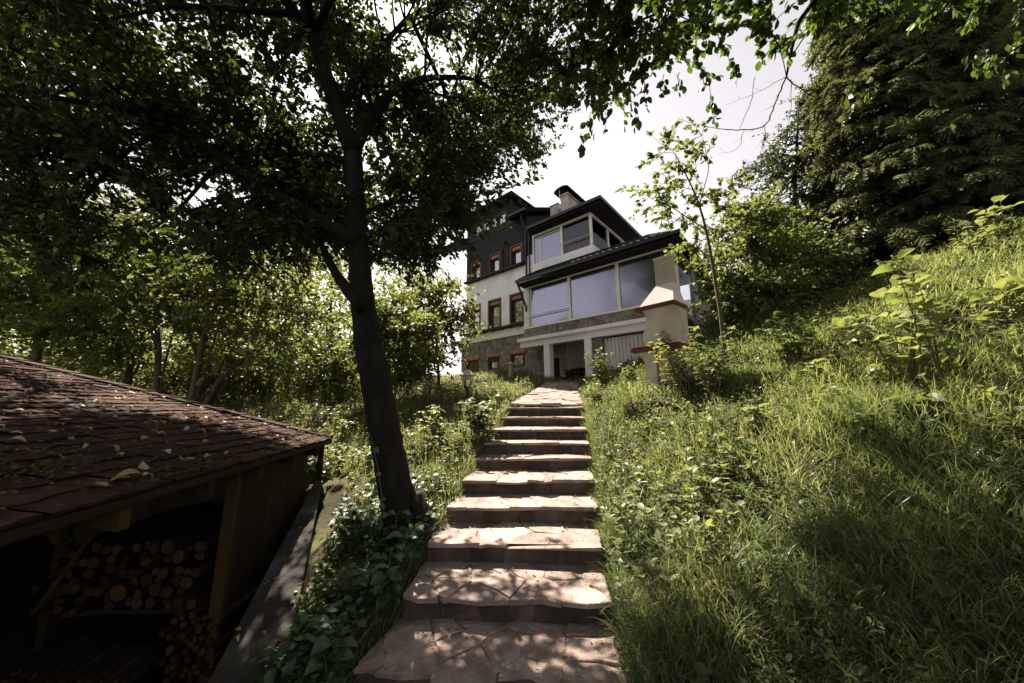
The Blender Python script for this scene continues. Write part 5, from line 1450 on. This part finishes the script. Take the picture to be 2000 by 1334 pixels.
# right slope: long grass lying over downhill
tf = lambda x, y: .5 + .5 * np.sin(2.3 * x + 1.1 * np.sin(1.9 * y)) * np.sin(2.7 * y + 1.3 * np.sin(1.6 * x))      # tufted growth
x, y, r = ring(118000, 1.0, 15, rad(4), rad(66))
k = ~bare(x, y, -.03 + .06 * 0) & (rng.random(len(x)) < .25 + .75 * tf(x, y))
x, y, r = x[k], y[k], r[k]
near = r < 4.2
tv_ = tf(x, y)
sh_ = np.clip((2.7 + .5 * (x - 1.2) - y) / .8 + .5, 0, 1)          # taller, ranker grass in the damp foot of the slope
az = np.arctan2(-.75, -.66) + rng.normal(0, .95, len(x))
Ln = rng.uniform(.13, .30, len(x)) * (.65 + .6 * tv_) * (1 + .45 * sh_)
for nm, kk, sg in (('grass', near, 5), ('slope_grass', ~near, 3)):
    V, F_ = blades(x[kk], y[kk], Ln[kk], rng.uniform(.004, .009, kk.sum()) * np.clip(r[kk] / 4, 1, 2.4), az[kk], rng.uniform(.0, .7, kk.sum()), rng.uniform(.6, 2.3, kk.sum()), sg)
    np_obj(nm, V, F_, M['grass'], None, kind='stuff')
# grass hanging over the edges of the steps
n = 5200; yy = rng.uniform(2.1, 7.6, n); sd_ = rng.random(n) < .55
xx = np.where(sd_, np.interp(yy, XR_Y, XR_X) + rng.uniform(-.03, .12, n), np.interp(yy, XL_Y, XL_X) - rng.uniform(-.03, .10, n))
az_ = np.where(sd_, -math.pi / 2, math.pi / 2) + rng.normal(0, .9, n)
V, F_ = blades(xx, yy, rng.uniform(.08, .26, n), rng.uniform(.004, .007, n), az_, rng.uniform(.0, .6, n), rng.uniform(.7, 2.0, n), 4)
V[:, 2] += .06
np_obj('edge_grass', V, F_, M['grass'], None, kind='stuff')
# big arching tufts at the lower right
n = 2600
ctr = np.array([ground_at(px, py)[:2] for px, py in ((1960, 1300), (1880, 1240), (1700, 1290), (1560, 1250), (1480, 1190), (1900, 1000), (1780, 930), (1640, 1060), (1990, 1130), (1420, 1290), (1350, 1150), (1700, 1130), (1950, 860), (1560, 960), (1820, 1090), (1290, 1230), (1250, 1080), (1600, 1180), (1480, 1080), (1760, 1230))])
ci = rng.integers(0, len(ctr), n)
x = ctr[ci, 0] + rng.normal(0, .09, n); y = ctr[ci, 1] + rng.normal(0, .09, n)
V, F_ = blades(x, y, rng.uniform(.28, .55, n), rng.uniform(.005, .009, n), rng.uniform(0, 2 * math.pi, n), rng.uniform(.05, .6, n), rng.uniform(1.0, 2.2, n), 7)
np_obj('tall_grass', V, F_, M['grass'], None, kind='stuff')
# lawn on the left and round the house
x, y, r = ring(78000, 2.4, 20, rad(-66), rad(16))
k = ~bare(x, y) & ((x < np.interp(y, XL_Y, XL_X)) | (y > 10.5))
x, y, r = x[k], y[k], r[k]
tv_ = tf(x, y)
k = rng.random(len(x)) < np.where(y < 3.4, .30, 1) * (.5 + .5 * tv_); x, y, r, tv_ = x[k], y[k], r[k], tv_[k]
V, F_ = blades(x, y, rng.uniform(.10, .24, len(x)) * (.7 + .6 * tv_), rng.uniform(.004, .008, len(x)) * np.clip(r / 4, 1, 3), rng.uniform(0, 2 * math.pi, len(x)), rng.uniform(0, .6, len(x)), rng.uniform(.2, 1.5, len(x)), 3)
np_obj('lawn_grass', V, F_, M['lawn'], None, kind='stuff')
# taller herbs standing in the grass of the slope and the lawn
def herbs(name, n, r0, r1, a0, a1, hmin, hmax, m, lf, tmpl, test, nl=11):
    x, y, r = ring(n, r0, r1, a0, a1)
    k = ~bare(x, y, -.05) & test(x, y); x, y, r = x[k], y[k], r[k]; n = len(x)
    b = np.stack([x, y, H(x, y) - .02], 1); h = rng.uniform(hmin, hmax, n)
    e = b + np.stack([rng.normal(-.12, .16, n) * h, rng.normal(-.12, .16, n) * h, h], 1)
    V, F_, P, D = branchlets(b, e, rng, .05, .003, .0015, 3, 4)
    np_obj(name + '_stems', V, F_, M['stem'], None, kind='stuff')
    T, _ = along(P, D, nl, rng, .12)
    D = np.stack([rng.normal(0, 1, len(T)), rng.normal(0, 1, len(T)), rng.uniform(.0, .8, len(T))], 1)
    V, F_ = batch(tmpl[0], tmpl[1], frames(norm(D), np.array([0, 0, 1.0]) + rng.normal(0, .25, T.shape)), T, rng.uniform(lf[0], lf[1], len(T)))
    np_obj(name, V, F_, m, None, kind='stuff')
slope_ = lambda x, y: (x > np.interp(y, XR_Y, XR_X) + .05) & (y < 11)
herbs('slope_herbs', 3300, 1.4, 12, rad(8), rad(66), .12, .34, M['leaf_weed'], (.035, .075), LANCE, lambda x, y: slope_(x, y) & (tf(x * .8 + 3, y * .8) > .42))
herbs('broad_herbs', 1700, 1.5, 13, rad(8), rad(66), .10, .36, M['leaf_plant'], (.05, .10), LEAF, lambda x, y: slope_(x, y) & (tf(x * .5 + 1, y * .5 + 2) > .55), 9)
herbs('lawn_herbs', 2600, 3.0, 13, rad(-64), rad(8), .10, .32, M['leaf_bright'], (.04, .085), LEAF, lambda x, y: (x < np.interp(y, XL_Y, XL_X) - .05) & (tf(x * .6, y * .6 + 1) > .5) & ~((x > -1.35) & (x < -.55) & (y > 6.0) & (y < 8.3)))
# low weeds and clover among it
def weeds(name, n, r0, r1, a0, a1, lo, hi, hmax, m, test):
    x, y, r = ring(n, r0, r1, a0, a1)
    k = ~bare(x, y, -.02) & test(x, y); x, y, r = x[k], y[k], r[k]
    T = np.stack([x, y, H(x, y) + rng.uniform(.01, 1, len(x)) * hmax * (.4 + .8 * tf(x * 1.3, y * 1.3))], 1)
    D = np.stack([rng.normal(0, 1, len(x)), rng.normal(0, 1, len(x)), rng.uniform(-.2, .5, len(x))], 1)
    R = frames(norm(D), np.array([0, 0, 1.0]) + rng.normal(0, .35, D.shape)); S = rng.uniform(lo, hi, len(x)) * np.clip(r / 5, 1, 2)
    V, F_ = batch(WIDE[0], WIDE[1], R, T, S)
    np_obj(name, V, F_, m, None, kind='stuff')
weeds('ground_cover', 52000, 1.1, 15, rad(4), rad(66), .022, .055, .16, M['leaf_weed'], lambda x, y: x > np.interp(y, XR_Y, XR_X) - .02)
weeds('ground_cover', 22000, 2.2, 18, rad(-66), rad(14), .022, .05, .12, M['leaf_bright'], lambda x, y: (x < np.interp(y, XL_Y, XL_X)) & (y > 3.2) | (y > 11))
weeds('bank_cover', 9000, 1.9, 4.6, rad(-46), rad(-8), .03, .075, .20, M['leaf_ivy'], lambda x, y: (x < np.interp(y, XL_Y, XL_X)) & (tf(x * 2 + 1, y * 2) > .25))
weeds('meadow_flowers', 900, 2.2, 12, rad(10), rad(62), .012, .022, .22, M['flower'], lambda x, y: tf(x * .7, y * .7 + 2) > .5)

# ------------------------------------------------------------------ fallen leaves
rng = np.random.default_rng(505)
def crumbs(name, T, Z, lo, hi, m):
    D = rng.normal(0, 1, T.shape); N_ = norm(Z + rng.normal(0, .25, T.shape)); D = D - N_ * np.sum(D * N_, 1, keepdims=True)
    V, F_ = batch(LEAF[0], LEAF[1], frames(norm(D), N_), T, rng.uniform(lo, hi, len(T)))
    np_obj(name, V, F_, m, None, kind='stuff')
M['crumb'] = leafmat('leaf_crumbs', [G(.10, .07, .04), G(.06, .045, .03), G(.14, .10, .05)], .1, (1, 1, 1), .8, .1)
n = 5200; s_ = rng.uniform(.1, 4.6, n); t_ = rng.uniform(0, 4.8, n)
crumbs('leaf_litter', np.array([rf(a, b) for a, b in zip(s_, t_)]) + zs_ * .022, np.repeat(zs_[None], n, 0), .012, .034, M['crumb'])
n = 420; ms = np.stack([np.array(rf(a, b)) for a, b in zip(np.concatenate([rng.normal(3.15, .16, n // 2), rng.normal(2.6, .3, n // 2)]), np.concatenate([np.abs(rng.normal(.42, .06, n // 2)), np.abs(rng.normal(.05, .04, n // 2))]))])
crumbs('moss', ms + zs_ * .024, np.repeat(zs_[None], n, 0) + rng.normal(0, .5, (n, 3)), .015, .03, M['moss'])
P = []
for k in range(420):
    i = int(rng.integers(0, 10)); s = rng.uniform(.03, .97); t = rng.choice([rng.uniform(.1, .85), rng.uniform(.7, .85)])
    a = STEP_A[i] * (1 - s) + STEP_B[i] * s; b = STEP_A[i + 1] * (1 - s) + STEP_B[i + 1] * s; q = a * (1 - t) + b * t
    P.append((q[0], q[1], STEP_Z[i] + .012))
crumbs('leaf_litter', np.array(P), np.tile([0, 0, 1.0], (len(P), 1)), .010, .028, M['crumb'])
LITM = [fancy_leaf(w_, 6, c_, 0, 'leaf', M['litter']) for w_, c_ in ((.24, .3), (.30, -.25), (.20, .45), (.28, .15))]
def litter(p, nrm_, s, label, group):
    z = norm(np.array(nrm_) + rng.normal(0, .22, 3)); y = norm(np.cross(z, rng.normal(0, 1, 3))); x = np.cross(y, z)
    o = link('fallen_leaf', LITM[int(rng.integers(0, 4))]); tag(o, label, 'fallen leaf', group)
    o.matrix_world = Matrix([[x[i] * s, y[i] * s, z[i] * s, p[i]] for i in range(3)] + [[0, 0, 0, 1]])
n = 0
while n < 110:
    s, t = rng.uniform(.15, 3.5), rng.uniform(.05, 4.4) * rng.uniform(.3, 1)
    litter(rf(s, t) + zs_ * .022, zs_, rng.uniform(.05, .085) * (1.6 if n == 7 else 1), 'pale fallen leaf on the red shingles ' + ('close to the eave of the shed roof' if t < .8 else 'in the middle of the shed roof' if t < 2.4 else 'near the high back of the shed roof'), 'fallen leaves on the shed roof'); n += 1
for (px, py, s) in ((198, 878, .12), (280, 938, .13), (256, 944, .10), (205, 952, .09)):
    d = ray(px, py); tt = np.dot(C0 - EYE, zs_) / np.dot(d, zs_)
    litter(EYE + d * tt + zs_ * .03, zs_, s, 'large curled fallen leaf near the eave of the shed roof', 'large leaves near the shed eave')
for k in range(46):
    i = int(rng.integers(0, 9)); s = rng.uniform(.05, .95); t = rng.uniform(.1, .75)
    a = STEP_A[i] * (1 - s) + STEP_B[i] * s; b = STEP_A[i + 1] * (1 - s) + STEP_B[i + 1] * s
    q = a * (1 - t) + b * t
    litter((q[0], q[1], STEP_Z[i] + .014), (0, 0, 1), rng.uniform(.03, .055), 'small dry fallen leaf lying on the %s stone step from the bottom' % ('lowest', 'second', 'third', 'fourth', 'fifth', 'sixth', 'seventh', 'eighth', 'ninth')[i], 'fallen leaves on the steps')
for k in range(14):
    y = rng.uniform(2.4, 4.2); x = float(strip_edge(y)) + rng.uniform(.03, .38)
    litter((x, y, float(np.interp(y, YS, ZS)) + .02), (0, 0, 1), rng.uniform(.03, .055), 'dry fallen leaf lying on the concrete strip by the shed', 'fallen leaves on the concrete strip')
